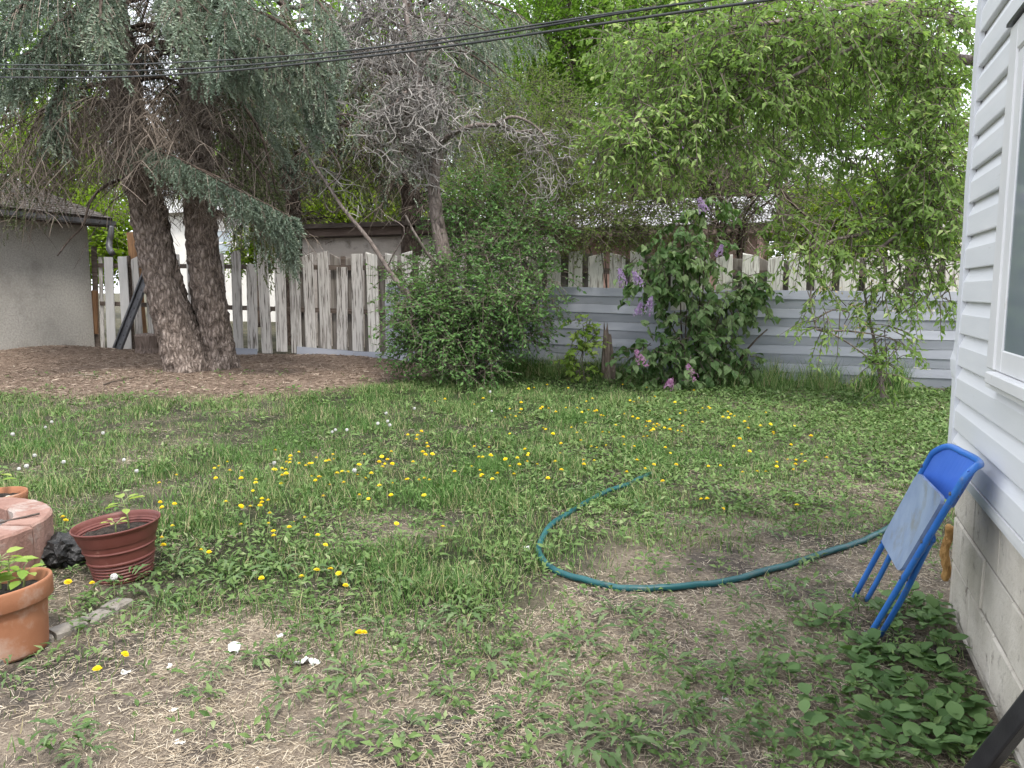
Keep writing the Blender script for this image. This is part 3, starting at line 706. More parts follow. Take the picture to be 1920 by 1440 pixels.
for k in range(rowsN):                                    # shingle courses, each row one strip with cut tabs
    ta, tb = k / rowsN, (k + 1.25) / rowsN
    xa, xb = ex + .03 - (ex - rid) * ta, ex + .03 - (ex - rid) * min(tb, 1)
    za, zb = e0 + .022 + (ex - xa) * dz_, e0 + .006 + (ex - xb) * dz_
    mb = MB(); y = GYN + .33
    y -= rng.random() * .1
    while y > 8.4:
        wd = .30; jj = rng.normal() * .004
        V = np.array([[xa, y - wd + .012, za + jj], [xa, y, za + jj], [xb, y, zb], [xb, y - wd + .012, zb], [xa, y - wd + .012, za - .012], [xa, y, za - .012], [xb, y, zb - .004], [xb, y - wd + .012, zb - .004]])
        mb.add(V, [BQ]); y -= wd
    V, F, r_ = mb.args(); o = part('shingle_row', V, F, MAT['shingle'], roof)
# fascia, soffit, gutter, downspout
part('fascia', *box(ex - .03, ex - .004, GYS - .29, GYN + .29, e0 - .19, e0 - .052), MAT['dark_wood'], gar)
part('soffit', *box(GARAGE_X + .002, ex - .031, GYS - .29, GYN + .29, e0 - .17, e0 - .15), MAT['dark_wood'], gar)
gp = np.array([[ex + .0, e0 - .07], [ex + .01, e0 - .14], [ex + .05, e0 - .17], [ex + .09, e0 - .14], [ex + .10, e0 - .06], [ex + .093, e0 - .06], [ex + .083, e0 - .135], [ex + .05, e0 - .16], [ex + .016, e0 - .132], [ex + .007, e0 - .07]])
V = np.array([[p_[0], y, p_[1]] for y in (GYS - .3, GYN + .31) for p_ in gp]); n = len(gp)
F = [np.array([[i, (i + 1) % n, n + (i + 1) % n, n + i] for i in range(n)]), np.array([list(range(n))[::-1], list(range(n, 2 * n))])]
gut = part('gutter', V, F, MAT['gutter'], gar)
yd = GYN + .2
dsp = spline([(ex + .05, yd, e0 - .16), (ex + .05, yd, e0 - .32), (ex + .0, yd, e0 - .45), (ex + .03, yd - .05, e0 - .62), (ex + .16, yd - .1, e0 - .74)], 16)
V, F = tubes(dsp, np.full(16, .062), 12, True); part('downspout', V, F, MAT['gutter'], gar, smooth=True)

# ================================================================== BUILDINGS BEYOND THE FENCE
sx0, sx1 = WY(556, 450, 15.2)[0], WY(1015, 450, 15.2)[0]
shed = empty('flat_roof_shed', ((sx0 + sx1) / 2, 15.2, 0), 'low beige stucco shed with dark flat roof behind the board fence', 'shed')
tz = WY(660, 424, 15.2)[2]
part('wall', *box(sx0 + .15, sx1, 15.2, 18.5, -.1, tz - .25), MAT['shed_stucco'], shed)
part('fascia', *box(sx0, sx1 + .1, 15.02, 15.06, tz - .22, tz - .05), MAT['fascia'], shed)
part('soffit', *box(sx0 + .01, sx1 + .1, 15.061, 15.25, tz - .249, tz - .222), MAT['dark_wood'], shed)
V, F = box(sx0 - .1, sx1 + .15, 14.9, 18.8, tz - .049, tz + .05); V[:, 2] += np.where(V[:, 1] > 16, -.12, 0); part('roof', V, F, MAT['dark_wood'], shed)
px0, px1 = WY(1005, 460, 16.5)[0], WY(1420, 460, 16.5)[0]
pg = empty('pink_garage', ((px0 + px1) / 2, 16.5, 0), 'pinkish brown garage with pale shingled roof behind the lilac', 'garage')
ez2 = WY(1240, 440, 16.5)[2]
part('wall', *box(px0, px1, 16.5, 21.5, -.1, ez2), MAT['pink_wall'], pg)
part('fascia', *box(px0 - .3, px1 + .3, 16.1, 16.13, ez2 - .04, ez2 + .14), MAT['fascia'], pg)
V = np.array([[px0 - .3, 16.08, ez2 + .145], [px1 + .3, 16.08, ez2 + .145], [px1 + .3, 19, ez2 + 1.0], [px0 - .3, 19, ez2 + 1.0], [px1 + .3, 22, ez2 + .145], [px0 - .3, 22, ez2 + .145]])
rf = part('roof', V, [np.array([[0, 1, 2, 3], [3, 2, 4, 5]])], MAT['light_shingle'], pg)
for k in range(10):
    ta = k / 10; y0_, y1_ = 16.05 + 2.93 * ta, 16.05 + 2.93 * (ta + .11); z0_, z1_ = ez2 + .15 + .855 * ta, ez2 + .15 + .855 * (ta + .11) - .004
    V = np.array([[px0 - .31, y0_, z0_ + .018], [px1 + .31, y0_, z0_ + .018], [px1 + .31, y1_, z1_ + .006], [px0 - .31, y1_, z1_ + .006], [px0 - .31, y0_, z0_], [px1 + .31, y0_, z0_]])
    part('shingle_row', V, [np.array([[0, 1, 2, 3], [4, 5, 1, 0]])], MAT['light_shingle'], rf)
# pale house far left behind the spruce trunks
HYf = 30.0
fx0, fx1 = WY(285, 450, HYf)[0], WY(520, 450, HYf)[0]
fh = empty('pale_house', ((fx0 + fx1) / 2, HYf, 0), 'pale cream house with a white framed window behind the spruce trunks', 'house')
hz1 = WY(440, 392, HYf)[2]
part('wall', *box(fx0, fx1, HYf, HYf + 8, -.1, hz1), MAT['cream_wall'], fh)
V = np.array([[fx0 - .4, HYf - .5, hz1 - .1], [fx1 + .4, HYf - .5, hz1 - .1], [fx1 + .4, HYf + 4, hz1 + 2.2], [fx0 - .4, HYf + 4, hz1 + 2.2], [fx1 + .4, HYf + 8.5, hz1 - .1], [fx0 - .4, HYf + 8.5, hz1 - .1]])
part('roof', V, [np.array([[0, 1, 2, 3], [3, 2, 4, 5]])], MAT['light_shingle'], fh)
def far_window(parent, pxa, pxb, pya, pyb, Y, mull=True):
    a_, b_ = WY(pxa, pya, Y), WY(pxb, pyb, Y); x0, x1, z0, z1 = a_[0], b_[0], b_[2], a_[2]; t = .09
    m_ = MB(); m_.add(*box(x0, x0 + t, Y - .06, Y - .002, z0, z1)); m_.add(*box(x1 - t, x1, Y - .06, Y - .002, z0, z1))
    m_.add(*box(x0 + t, x1 - t, Y - .058, Y - .002, z0, z0 + t)); m_.add(*box(x0 + t, x1 - t, Y - .058, Y - .002, z1 - t, z1))
    if mull: zm = (z0 + z1) / 2; m_.add(*box(x0 + t, x1 - t, Y - .05, Y - .002, zm - .04, zm + .04))
    V, F, r_ = m_.args(); wn = part('window', V, F, MAT['vinyl'], parent)
    part('pane', *box(x0 + t, x1 - t, Y - .03, Y - .003, z0 + t, z1 - t), MAT['far_glass'], wn)
far_window(fh, 404, 440, 430, 481, HYf); far_window(fh, 262 + 30, 268 + 40, 440, 480, HYf)
# house at the right, almost hidden by the maple
HYr = 24.0
rx0, rx1 = WY(1500, 420, HYr)[0], WY(1840, 420, HYr)[0]
rhs = empty('beige_house', ((rx0 + rx1) / 2, HYr, 0), 'beige house glimpsed through the maple leaves beyond the right end of the fence', 'house')
rz1 = WY(1650, 345, HYr)[2]
part('wall', *box(rx0, rx1, HYr, HYr + 8, -.1, rz1), MAT['cream_wall'], rhs)
V = np.array([[rx0 - .4, HYr - .5, rz1 - .1], [rx1 + .4, HYr - .5, rz1 - .1], [rx1 + .4, HYr + 4, rz1 + 1.6], [rx0 - .4, HYr + 4, rz1 + 1.6], [rx1 + .4, HYr + 8.5, rz1 - .1], [rx0 - .4, HYr + 8.5, rz1 - .1]])
part('roof', V, [np.array([[0, 1, 2, 3], [3, 2, 4, 5]])], MAT['light_shingle'], rhs)
far_window(rhs, 1690, 1725, 380, 440, HYr)
print('structures', round(time.time() - T0, 1))

# ================================================================== TREES
def leaf_proto(wd=.38, fold=.12, droop=.12):
    V = np.array([[0, 0, 0], [-wd / 2, .42, fold * wd], [wd / 2, .42, fold * wd], [0, .46, 0], [0, 1, -droop]])
    return V, [np.array([[0, 2, 3], [0, 3, 1], [3, 2, 4], [1, 3, 4]])]
def leaf_flat(wd=.5):
    V = np.array([[0, 0, 0], [-wd / 2, .45, .05], [wd / 2, .45, .05], [0, 1, -.06]])
    return V, [np.array([[0, 2, 3], [0, 3, 1]])]
def heart_proto(wd=.8, droop=.25):
    V = np.array([[0, 0, 0], [-.3 * wd, -.08, .03], [-.5 * wd, .28, .07], [-.3 * wd, .68, .03], [0, 1, -droop], [.3 * wd, .68, .03], [.5 * wd, .28, .07], [.3 * wd, -.08, .03], [0, .4, -.02]])
    return V, [np.array([[8, i + 1, i] for i in range(7)] + [[8, 0, 7]])]
def cl(px, py, d, rx, ry, rd=None):
    c = W(px, py, d); s = d / FPX
    return c, rx * s, ry * s, (rx * s * .8 if rd is None else rd)
def clump_points(c, rx, ry, rd, n, shell=.55):
    v = rvec(n); r = rng.random(n) ** (1 / 3); r = np.where(rng.random(n) < shell, .65 + .35 * r, r)
    v = v * r[:, None]
    return c + RT * (v[:, :1] * rx) + FH * (v[:, 1:2] * rd) + UP * (v[:, 2:3] * ry), v
def twig_leaves(clumps, per_twig, tlen, lsize, proto, droop=.35, wlit=.5):
    """leafy twigs through a set of clumps -> leaf pos, rot, scale and twig lines"""
    TP, TD, TL, CR = [], [], [], []
    for (c, rx, ry, rd, n) in clumps:
        CR.append(np.full(n, rng.random()))
        p, v = clump_points(c, rx, ry, rd, n)
        out = RT * v[:, :1] + FH * v[:, 1:2] + UP * v[:, 2:3]
        d = nrm(out * .8 + rvec(n) * .75 + np.array([0, 0, -droop]))
        TP.append(p); TD.append(d); TL.append(tlen * rng.uniform(.6, 1.3, n))
    TP, TD, TL = np.concatenate(TP), np.concatenate(TD), np.concatenate(TL)
    N = len(TP); k = per_twig
    s = (np.arange(k) + .6)[None] / k * np.ones((N, 1)) + rng.normal(size=(N, k)) * .04
    sag = -droop * .4 * (s ** 2) * TL[:, None]
    P = TP[:, None] + TD[:, None] * (s * TL[:, None])[..., None]; P[..., 2] += sag
    side = nrm(np.cross(TD, UP) + 1e-4); sg = np.where(np.arange(k) % 2 == 0, 1, -1)[None, :, None]
    LD = nrm(TD[:, None] * .55 + side[:, None] * sg * .9 + rng.normal(size=(N, k, 3)) * .35 + np.array([0, 0, -droop * 1.2]))
    NH = nrm(np.array([0, 0, 1.]) + rng.normal(size=(N, k, 3)) * wlit)
    P, LD, NH = P.reshape(-1, 3), LD.reshape(-1, 3), NH.reshape(-1, 3)
    global LEAF_R
    LEAF_R = np.clip(np.repeat(np.concatenate(CR) * .38 + rng.random(N) * .27, k) + rng.random(N * k) * .35, 0, .999)
    sc = lsize * rng.uniform(.6, 1.25, len(P))
    tw = np.stack([TP - TD * (TL * .25)[:, None], TP + TD * (TL * .45)[:, None], TP + TD * TL[:, None] + UP * (-droop * .4 * TL)[:, None]], 1)
    return P, frames(LD, NH), sc, tw
def build_leaves(name, P, Rm, S, proto, mat, parent, stuff=True, lo=0, hi=1, rper=None):
    V, F = scatter(proto, P, Rm, S)
    r = np.repeat(rng.uniform(lo, hi, len(P)) if rper is None else rper, len(proto[0]))
    o = part(name, V, F, mat, parent, rnd=r)
    if stuff: o['kind'] = 'stuff'
    return o
def leaf_objects(name, idx, P, Rm, S, proto_mesh, parent):
    og = ORG[root_of(parent).name]
    for i in idx:
        o = put(name, proto_mesh, parent)
        M = Matrix(Rm[i].tolist()).to_4x4(); M.translation = Vector(P[i] - og)
        o.matrix_local = M @ Matrix.Scale(float(S[i]), 4)
def big_small(P, n):
    """indices of the n leaves nearest to the camera, and the rest"""
    dist = np.linalg.norm(P - C0, axis=1); order = np.argsort(dist)
    return order[:n], order[n:]
def wobble(pts, n, amp, seed=None):
    P = spline(pts, n); t = np.linspace(0, 1, n)
    for a_ in range(3): P[:, a_] += amp * np.interp(t, np.linspace(0, 1, max(4, n // 3)), rng.normal(size=max(4, n // 3)))
    return P
def limb(mb, pts, r0, r1, n=12, s=7, amp=.02, r=None):
    P = wobble(pts, n, amp); P[0] = pts[0]
    rr = r0 + (r1 - r0) * np.linspace(0, 1, n) ** .8
    V, F = tubes(P, rr, s); mb.add(V, F, rng.random() if r is None else r); return P
def trunk_mesh(pts, radii, n=60, s=28, rough=.02, flare=None):
    P = spline(pts, n); rr = np.interp(np.linspace(0, 1, n), np.linspace(0, 1, len(radii)), radii)
    V, F = tubes(P, rr, s, True); V = V.reshape(n, s, 3)
    th = np.arange(s); 
    dv = V - P[:, None]; L_ = np.linalg.norm(dv, axis=-1)
    nn = fbm(th[None, :] * .9 + 3 + 0 * L_, np.arange(n)[:, None] * .35 + 0 * L_, 3) - .5
    seam = fbm(np.minimum(th, s - th)[None, :] * .9 + 3 + 0 * L_, np.arange(n)[:, None] * .35 + 0 * L_, 3) - .5
    k = 1 + seam * rough / np.maximum(L_, .02) * 2
    if flare is not None:
        lob = 1 + .35 * np.maximum(0, np.sin(th * 2 * np.pi / s * 5 + 1.0))[None, :] * np.exp(-np.arange(n) / (n * .05))[:, None] * flare
        k = k * lob
    V = P[:, None] + dv * k[..., None]
    return V.reshape(-1, 3), F

# ------------------------------------------------------------------ spruce foliage
def shoot_proto(nn=10, L_=1.0, rad=.24):
    V = [[0, 0, 0], [.03, .5, 0], [0, 1, 0], [-.03, .5, 0]]; F = [[0, 1, 2], [0, 2, 3]]
    for i in range(nn):
        t = .05 + .95 * i / nn; a_ = i * 2.4; c_, s_ = math.cos(a_), math.sin(a_)
        b = np.array([0, t, 0]); tip = np.array([c_ * rad, t + .2, s_ * rad * .8 + .05]); sd = np.array([-s_, 0.3, c_]) * .075
        k = len(V); V += [b - sd, b + sd, tip]; F.append([k, k + 1, k + 2])
    return np.array(V, float), [np.array(F)]
SHOOT = shoot_proto()
def bough(path, blen, nb, droop, acc_shoots, acc_twigs, start=.25, sl=.15, hang=.5, dens=1.0):
    """path (n,3) of a bough; side branchlets carrying needle shoots"""
    n = len(path); T = nrm(np.gradient(path, axis=0))
    t = np.linspace(start, 1, nb) + rng.normal(size=nb) * .012; t = np.clip(t, 0, 1)
    ip = t * (n - 1); i0 = np.clip(ip.astype(int), 0, n - 2); f = (ip - i0)[:, None]
    B = path[i0] * (1 - f) + path[i0 + 1] * f; Tt = T[i0]
    side = nrm(np.cross(Tt, UP) + 1e-5) * np.where(np.arange(nb) % 2 == 0, 1, -1)[:, None]
    D = nrm(Tt * .7 + side * rng.uniform(.35, 1.0, (nb, 1)) + UP * (-hang) * rng.uniform(.5, 1.5, (nb, 1)))
    Lb = blen * (1.1 - .75 * np.abs(t - .45)) * rng.uniform(.6, 1.2, nb)
    Lb[-2:] = blen * .4; D[-2:] = Tt[-2:]
    k = 6; s = np.linspace(0, 1, k)
    BP = B[:, None] + D[:, None] * (s[None, :, None] * Lb[:, None, None]); BP[..., 2] -= droop * (s[None] ** 2) * Lb[:, None]
    acc_twigs.append(BP)
    ns = int(8 * dens); st = np.linspace(.08, 1, ns)
    SP = B[:, None] + D[:, None] * (st[None, :, None] * Lb[:, None, None]); SP[..., 2] -= droop * (st[None] ** 2) * Lb[:, None]
    bd = D[:, None] + np.array([0, 0, -1.0]) * (2 * droop * st[None, :, None]); bd = nrm(bd)
    sd = nrm(np.cross(bd, UP) + 1e-5) * np.where(np.arange(ns) % 2 == 0, 1, -1)[None, :, None]
    SD = nrm(bd * .9 + sd * .75 * (1 - st[None, :, None] * .7) + rng.normal(size=bd.shape) * .18)
    sc = sl * rng.uniform(.7, 1.35, SP.shape[:2])
    acc_shoots.append((SP.reshape(-1, 3), SD.reshape(-1, 3), sc.reshape(-1)))
def build_spruce(parent, shoots, twigs, mat, name='foliage', lo=0., hi=1.):
    if not shoots: return
    P = np.concatenate([a[0] for a in shoots]); D = np.concatenate([a[1] for a in shoots]); S = np.concatenate([a[2] for a in shoots])
    base = np.repeat(rng.uniform(lo, hi, len(shoots)), [len(a[0]) for a in shoots])
    rr = np.clip(base * .55 + rng.uniform(lo, hi, len(P)) * .45, 0, .995)
    build_leaves(name, P, frames(D, nrm(UP + rng.normal(size=D.shape) * .5)), S, SHOOT, mat, parent, rper=rr)
    B = np.concatenate(twigs); V, F = tubes(B, np.broadcast_to(np.linspace(.007, .0025, B.shape[1]), B.shape[:2]), 3)
    part('branchlets', V, F, MAT['dead_twig'], parent, rnd=per(len(B), B.shape[1] * 3))['kind'] = 'stuff'
def dead_hang(centre_pts, n, length, droop, spread, acc, k=5, subs=4):
    """hanging dead twig sprays starting on points"""
    cpt = np.asarray(centre_pts); B = cpt[rng.integers(len(cpt), size=n)] + rng.normal(size=(n, 3)) * spread
    az = rng.uniform(0, 2 * np.pi, n); D = np.stack([np.cos(az), np.sin(az), rng.uniform(-.3, .5, n)], -1)
    Lb = length * rng.uniform(.5, 1.3, n); s = np.linspace(0, 1, k)
    def lines(B, D, Lb, dr):
        P = B[:, None] + D[:, None] * (s[None, :, None] * Lb[:, None, None]); P[..., 2] -= dr * (s[None] ** rng.uniform(1.0, 1.9, (len(B), 1))) * Lb[:, None] * rng.uniform(.35, 1.35, (len(B), 1))
        return P + np.cumsum(rng.normal(size=P.shape) * .012, axis=1) * Lb[:, None, None]
    P = lines(B, nrm(D), Lb, droop); acc.append(P)
    for j in range(subs):
        i = rng.integers(1, k - 1, n); b = P[np.arange(n), i]
        az = rng.uniform(0, 2 * np.pi, n); D2 = nrm(np.stack([np.cos(az), np.sin(az), rng.uniform(-.9, .1, n)], -1))
        acc.append(lines(b, D2, Lb * rng.uniform(.25, .6, n), droop * .8))
def build_twigs(acc, parent, mat, name='dead_twigs', r0=.006, r1=.0022):
    B = np.concatenate(acc); V, F = tubes(B, np.broadcast_to(np.linspace(r0, r1, B.shape[1]), B.shape[:2]), 3)
    part(name, V, F, mat, parent, rnd=per(len(B), B.shape[1] * 3))['kind'] = 'stuff'
def axis_pts(L_, d):
    return [W(a_, b_, d) for a_, b_ in L_]

# ---- big twin-trunk spruce on the left
base = WG(372, 694)
DS = float(np.dot(base, FH))
spruce = empty('spruce_tree', base, 'huge old blue spruce with two leaning trunks by the garage', 'tree')
t1 = [W(362, 702, DS), W(345, 660, DS), W(318, 570, DS), W(293, 470, DS), W(268, 350, DS), W(240, 200, DS), W(215, 40, DS), W(195, -160, DS), W(185, -420, DS)]
t2 = [W(408, 694, DS + .25), W(402, 650, DS + .3), W(392, 560, DS + .3), W(381, 470, DS + .3), W(371, 350, DS + .3), W(366, 200, DS + .3), W(358, 40, DS + .3), W(352, -160, DS + .3), W(348, -420, DS + .3)]
t1[0] = t1[0] - UP * .25; t2[0] = t2[0] - UP * .25
V, F = trunk_mesh(t1, [.43, .34, .29, .27, .25, .23, .2, .17, .1], 140, 48, .075, 1.1)
part('trunk', V, F, MAT['spruce_bark'], spruce, smooth=True)
V, F = trunk_mesh(t2, [.4, .3, .26, .245, .23, .21, .19, .16, .1], 140, 48, .075, 1.1)
part('trunk', V, F, MAT['spruce_bark'], spruce, smooth=True)
LM = MB(); blue, bt, grn_, gt, dead = [], [], [], [], []
def whorls(tr, z0, z1, step, nper, Lb, live_from, acc, acct, limbs, deadacc, droop=.55, bl=.7, nb=20, azc=None, up=.1):
    P = spline(tr, 120); zs = np.arange(z0, z1, step)
    for z in zs:
        i = int(np.argmin(np.abs(P[:, 2] - z))); b = P[i]
        for k in range(nper):
            az = rng.uniform(0, 2 * np.pi) if azc is None else azc + rng.normal() * .8
            Ln = Lb * rng.uniform(.65, 1.15) * (1 - .05 * (z - z0))
            dv = np.array([math.cos(az), math.sin(az), 0])
            pts = [b, b + dv * Ln * .35 + UP * (up * Ln - .02), b + dv * Ln * .7 + UP * (up * .2 * Ln - .12 * Ln), b + dv * Ln + UP * (-.32 * Ln)]
            pa = limb(limbs, pts, .045 * Ln / 3 + .015, .008, 14, 5, .03)
            bough(pa, bl, nb, droop, acc, acct, start=live_from)
            deadacc.append(pa[2:8])
whorls(t1, 4.7, 7.0, .38, 3, 2.7, .42, blue, bt, LM, [], .45, .42, 30)
whorls(t2, 4.7, 7.0, .38, 3, 2.7, .42, blue, bt, LM, [], .45, .42, 30)
# surveyed boughs (pixel x, pixel y, distance)
def sb(pts, bl, nb, droop, acc, acct, r0=.04, start=.1, hang=.5, sl=.15):
    pa = limb(LM, [W(*q) for q in pts], r0, .008, 16, 6, .02)
    bough(pa, bl, nb, droop, acc, acct, start, sl, hang)
sb([(285, 300, DS - .2), (262, 268, DS - .9), (320, 297, DS - 1.3), (400, 330, DS - 1.5), (465, 365, DS - 1.5), (520, 405, DS - 1.5), (542, 440, DS - 1.5)], .34, 74, .6, blue, bt, .035, .12, .6)
sb([(262, 268, DS - .9), (330, 292, DS - 1.5), (420, 345, DS - 1.7), (495, 380, DS - 1.7), (550, 408, DS - 1.7)], .3, 56, .6, blue, bt, .02, .06, .5)
sb([(380, 330, DS), (440, 370, DS - .9), (490, 395, DS - 1.2), (530, 425, DS - 1.2), (545, 455, DS - 1.2)], .36, 48, .9, blue, bt, .03, .25, .8)
for q in [[(360, 20, DS), (430, 10, DS - 1.2), (520, 40, DS - 1.8), (590, 110, DS - 2), (618, 190, DS - 2)],
          [(360, 60, DS), (440, 60, DS - 1.2), (520, 90, DS - 1.7), (585, 150, DS - 1.8), (605, 205, DS - 1.8)],
          [(365, -40, DS), (450, -60, DS - 1.4), (560, -30, DS - 2), (620, 30, DS - 2.2), (640, 90, DS - 2.2)],
          [(370, 110, DS), (440, 110, DS - .9), (520, 140, DS - 1.2), (570, 180, DS - 1.2), (590, 230, DS - 1.2)],
          [(360, 0, DS), (330, -30, DS - 1.2), (340, 20, DS - 1.8), (355, 80, DS - 2)],
          [(230, 20, DS), (180, -10, DS - 1.2), (120, 30, DS - 1.8), (70, 80, DS - 2), (40, 140, DS - 2)],
          [(225, 40, DS), (170, 60, DS - 1.0), (130, 120, DS - 1.5), (100, 190, DS - 1.6), (95, 235, DS - 1.6)],
          [(215, 0, DS), (150, -40, DS - 1.6), (60, -10, DS - 2.2), (0, 60, DS - 2.4), (-40, 130, DS - 2.4)],
          [(230, 0, DS), (200, -30, DS - 1.4), (190, 20, DS - 2.0), (200, 80, DS - 2.2)],
          [(355, -60, DS), (420, -90, DS - 1.6), (440, -20, DS - 2.4), (420, 50, DS - 2.6), (400, 100, DS - 2.6)]]:
    sb(q, .42, 54, .6, blue, bt, .05, .2, .55)
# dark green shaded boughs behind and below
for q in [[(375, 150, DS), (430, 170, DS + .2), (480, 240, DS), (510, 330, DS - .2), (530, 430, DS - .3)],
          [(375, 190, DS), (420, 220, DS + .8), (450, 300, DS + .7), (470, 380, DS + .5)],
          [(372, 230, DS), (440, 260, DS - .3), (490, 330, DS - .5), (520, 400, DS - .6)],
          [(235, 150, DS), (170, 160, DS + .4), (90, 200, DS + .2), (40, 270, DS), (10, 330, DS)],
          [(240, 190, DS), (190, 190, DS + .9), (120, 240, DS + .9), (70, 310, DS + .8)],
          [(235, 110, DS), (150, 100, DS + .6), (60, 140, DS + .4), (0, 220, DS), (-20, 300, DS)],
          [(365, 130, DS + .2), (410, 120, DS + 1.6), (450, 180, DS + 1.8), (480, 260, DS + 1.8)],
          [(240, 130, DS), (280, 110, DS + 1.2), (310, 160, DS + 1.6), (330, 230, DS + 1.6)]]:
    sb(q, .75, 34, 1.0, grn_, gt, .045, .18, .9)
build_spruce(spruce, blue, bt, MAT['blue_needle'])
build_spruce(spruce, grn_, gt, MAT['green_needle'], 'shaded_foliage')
LM_V, LM_F, LM_R = LM.args()
# bare dead limbs and hanging dead twigs around both trunks
P1, P2 = spline(t1, 120), spline(t2, 120)
for tr in (P1, P2):
    z = tr[:, 2]; pts = tr[(z > 2.9) & (z < 6.2)]
    for k in range(44):
        b = pts[rng.integers(len(pts))]; az = rng.uniform(0, 2 * np.pi); dv = np.array([math.cos(az), math.sin(az), 0]); Ln = rng.uniform(.6, 2.0)
        pa = limb(LM, [b, b + dv * Ln * .5 + UP * .1, b + dv * Ln + UP * (-.1 - .25 * Ln)], .02, .006, 8, 4, .03)
        dead_hang(pa[2:], 9, .55, .95, .04, dead, subs=3)
# explicit bare dark branch hanging at the left of the trunks
limb(LM, [W(250, 330, DS - .2), W(200, 345, DS - .6), W(168, 375, DS - .9), W(155, 425, DS - 1), W(130, 450, DS - 1), W(108, 478, DS - 1)], .03, .01, 20, 5, .015)
limb(LM, [W(300, 60, DS + .2), W(270, 45, DS + .2), W(220, 62, DS + .3), W(200, 70, DS + .3)], .04, .03, 10, 5, .01)
lowp = np.array([W(x_, y_, DS + rng.uniform(-1.0, .6)) for x_, y_ in rng.uniform([40, 170], [430, 300], (120, 2))])
dead_hang(lowp, 330, .7, 1.1, .3, dead, subs=5)
lowp = np.array([W(x_, y_, DS - rng.uniform(.6, 1.6)) for x_, y_ in rng.uniform([190, 150], [330, 250], (40, 2))])
dead_hang(lowp, 110, .7, 1.2, .25, dead, subs=6)
lowp = np.array([W(x_, y_, DS - rng.uniform(.2, 1.2)) for x_, y_ in rng.uniform([0, 330], [130, 390], (40, 2))])
dead_hang(lowp, 40, .4, 1.0, .1, dead, subs=3)
build_twigs(dead, spruce, MAT['dead_twig'])
V, F, r_ = LM.args(); part('limbs', V, F, MAT['dark_bark'], spruce, rnd=r_, smooth=True)
print('spruce', round(time.time() - T0, 1))

# ---- spruces beyond the fence
def back_spruce(label, px, d, base_py, r, whz, Lb, live, mat, deadn, droop=.7, lean=0, z1=8.2, nper=3, step=.42, bl=.7, extra=(), deadz=(2.4, 5.5)):
    b = W(px, base_py, d); b[2] = 0
    t = empty('spruce_tree', b, label, 'tree', 'spruces beyond the fence')
    tr = [b + np.array([lean * k / 6, 0, z1 * k / 6]) for k in range(7)]
    V, F = trunk_mesh(tr, [r * 1.3, r, r * .92, r * .8, r * .65, r * .45, r * .2], 60, 24, .03)
    part('trunk', V, F, MAT['dark_bark'], t, smooth=True)
    lm = MB(); sh, tw, de = [], [], []
    whorls(tr, whz, z1, step, nper, Lb, live, sh, tw, lm, [], droop, bl, 18)
    for q in extra:
        pa = limb(lm, [W(*c) for c in q], .04, .008, 14, 5, .02); bough(pa, .55, 34, .65, sh, tw, .2, .12, .5)
    P = spline(tr, 80); pts = P[(P[:, 2] > deadz[0]) & (P[:, 2] < deadz[1])]
    for k in range(deadn):
        bb = pts[rng.integers(len(pts))]; az = rng.uniform(0, 2 * np.pi); dv = np.array([math.cos(az), math.sin(az), 0]); Ln = rng.uniform(.7, 2.3)
        pa = limb(lm, [bb, bb + dv * Ln * .5 + UP * .1, bb + dv * Ln + UP * (-.15 - .2 * Ln)], .022, .006, 8, 4, .03)
        dead_hang(pa[1:], 9, .6, .9, .05, de, subs=3)
    build_spruce(t, sh, tw, mat); build_twigs(de, t, MAT['dead_twig'], r0=.008, r1=.003)
    V, F, r_ = lm.args(); part('limbs', V, F, MAT['dark_bark'], t, rnd=r_, smooth=True); return t
back_spruce('dark spruce with a bare brown trunk rising behind the board fence', 548, 18.5, 480, .28, 4.6, 3.3, .5, MAT['green_needle'], 110, deadz=(3.0, 7.6), nper=4, step=.36)
dB = 17.0
back_spruce('blue spruce behind the bare grey tree, its boughs reaching right', 772, dB, 480, .24, 4.6, 2.8, .45, MAT['blue_needle'], 70, deadz=(3.2, 6.8), nper=4, step=.36,
            extra=[[(775, 60, dB), (830, 30, dB - 1.5), (890, 45, dB - 2), (940, 75, dB - 2)],
                   [(775, 120, dB), (840, 120, dB - 1.6), (910, 160, dB - 2.2), (975, 190, dB - 2.4)],
                   [(775, 150, dB), (830, 160, dB - 1.6), (880, 205, dB - 2.2), (920, 240, dB - 2.3)],
                   [(775, 100, dB), (860, 95, dB - 1.0), (920, 130, dB - 1.5), (980, 215, dB - 1.6)],
                   [(775, 10, dB), (860, -10, dB - 1.4), (960, 20, dB - 1.6), (1010, 60, dB - 1.6)],
                   [(775, 170, dB), (740, 150, dB - 1.4), (700, 190, dB - 1.8)]])
print('back spruces', round(time.time() - T0, 1))

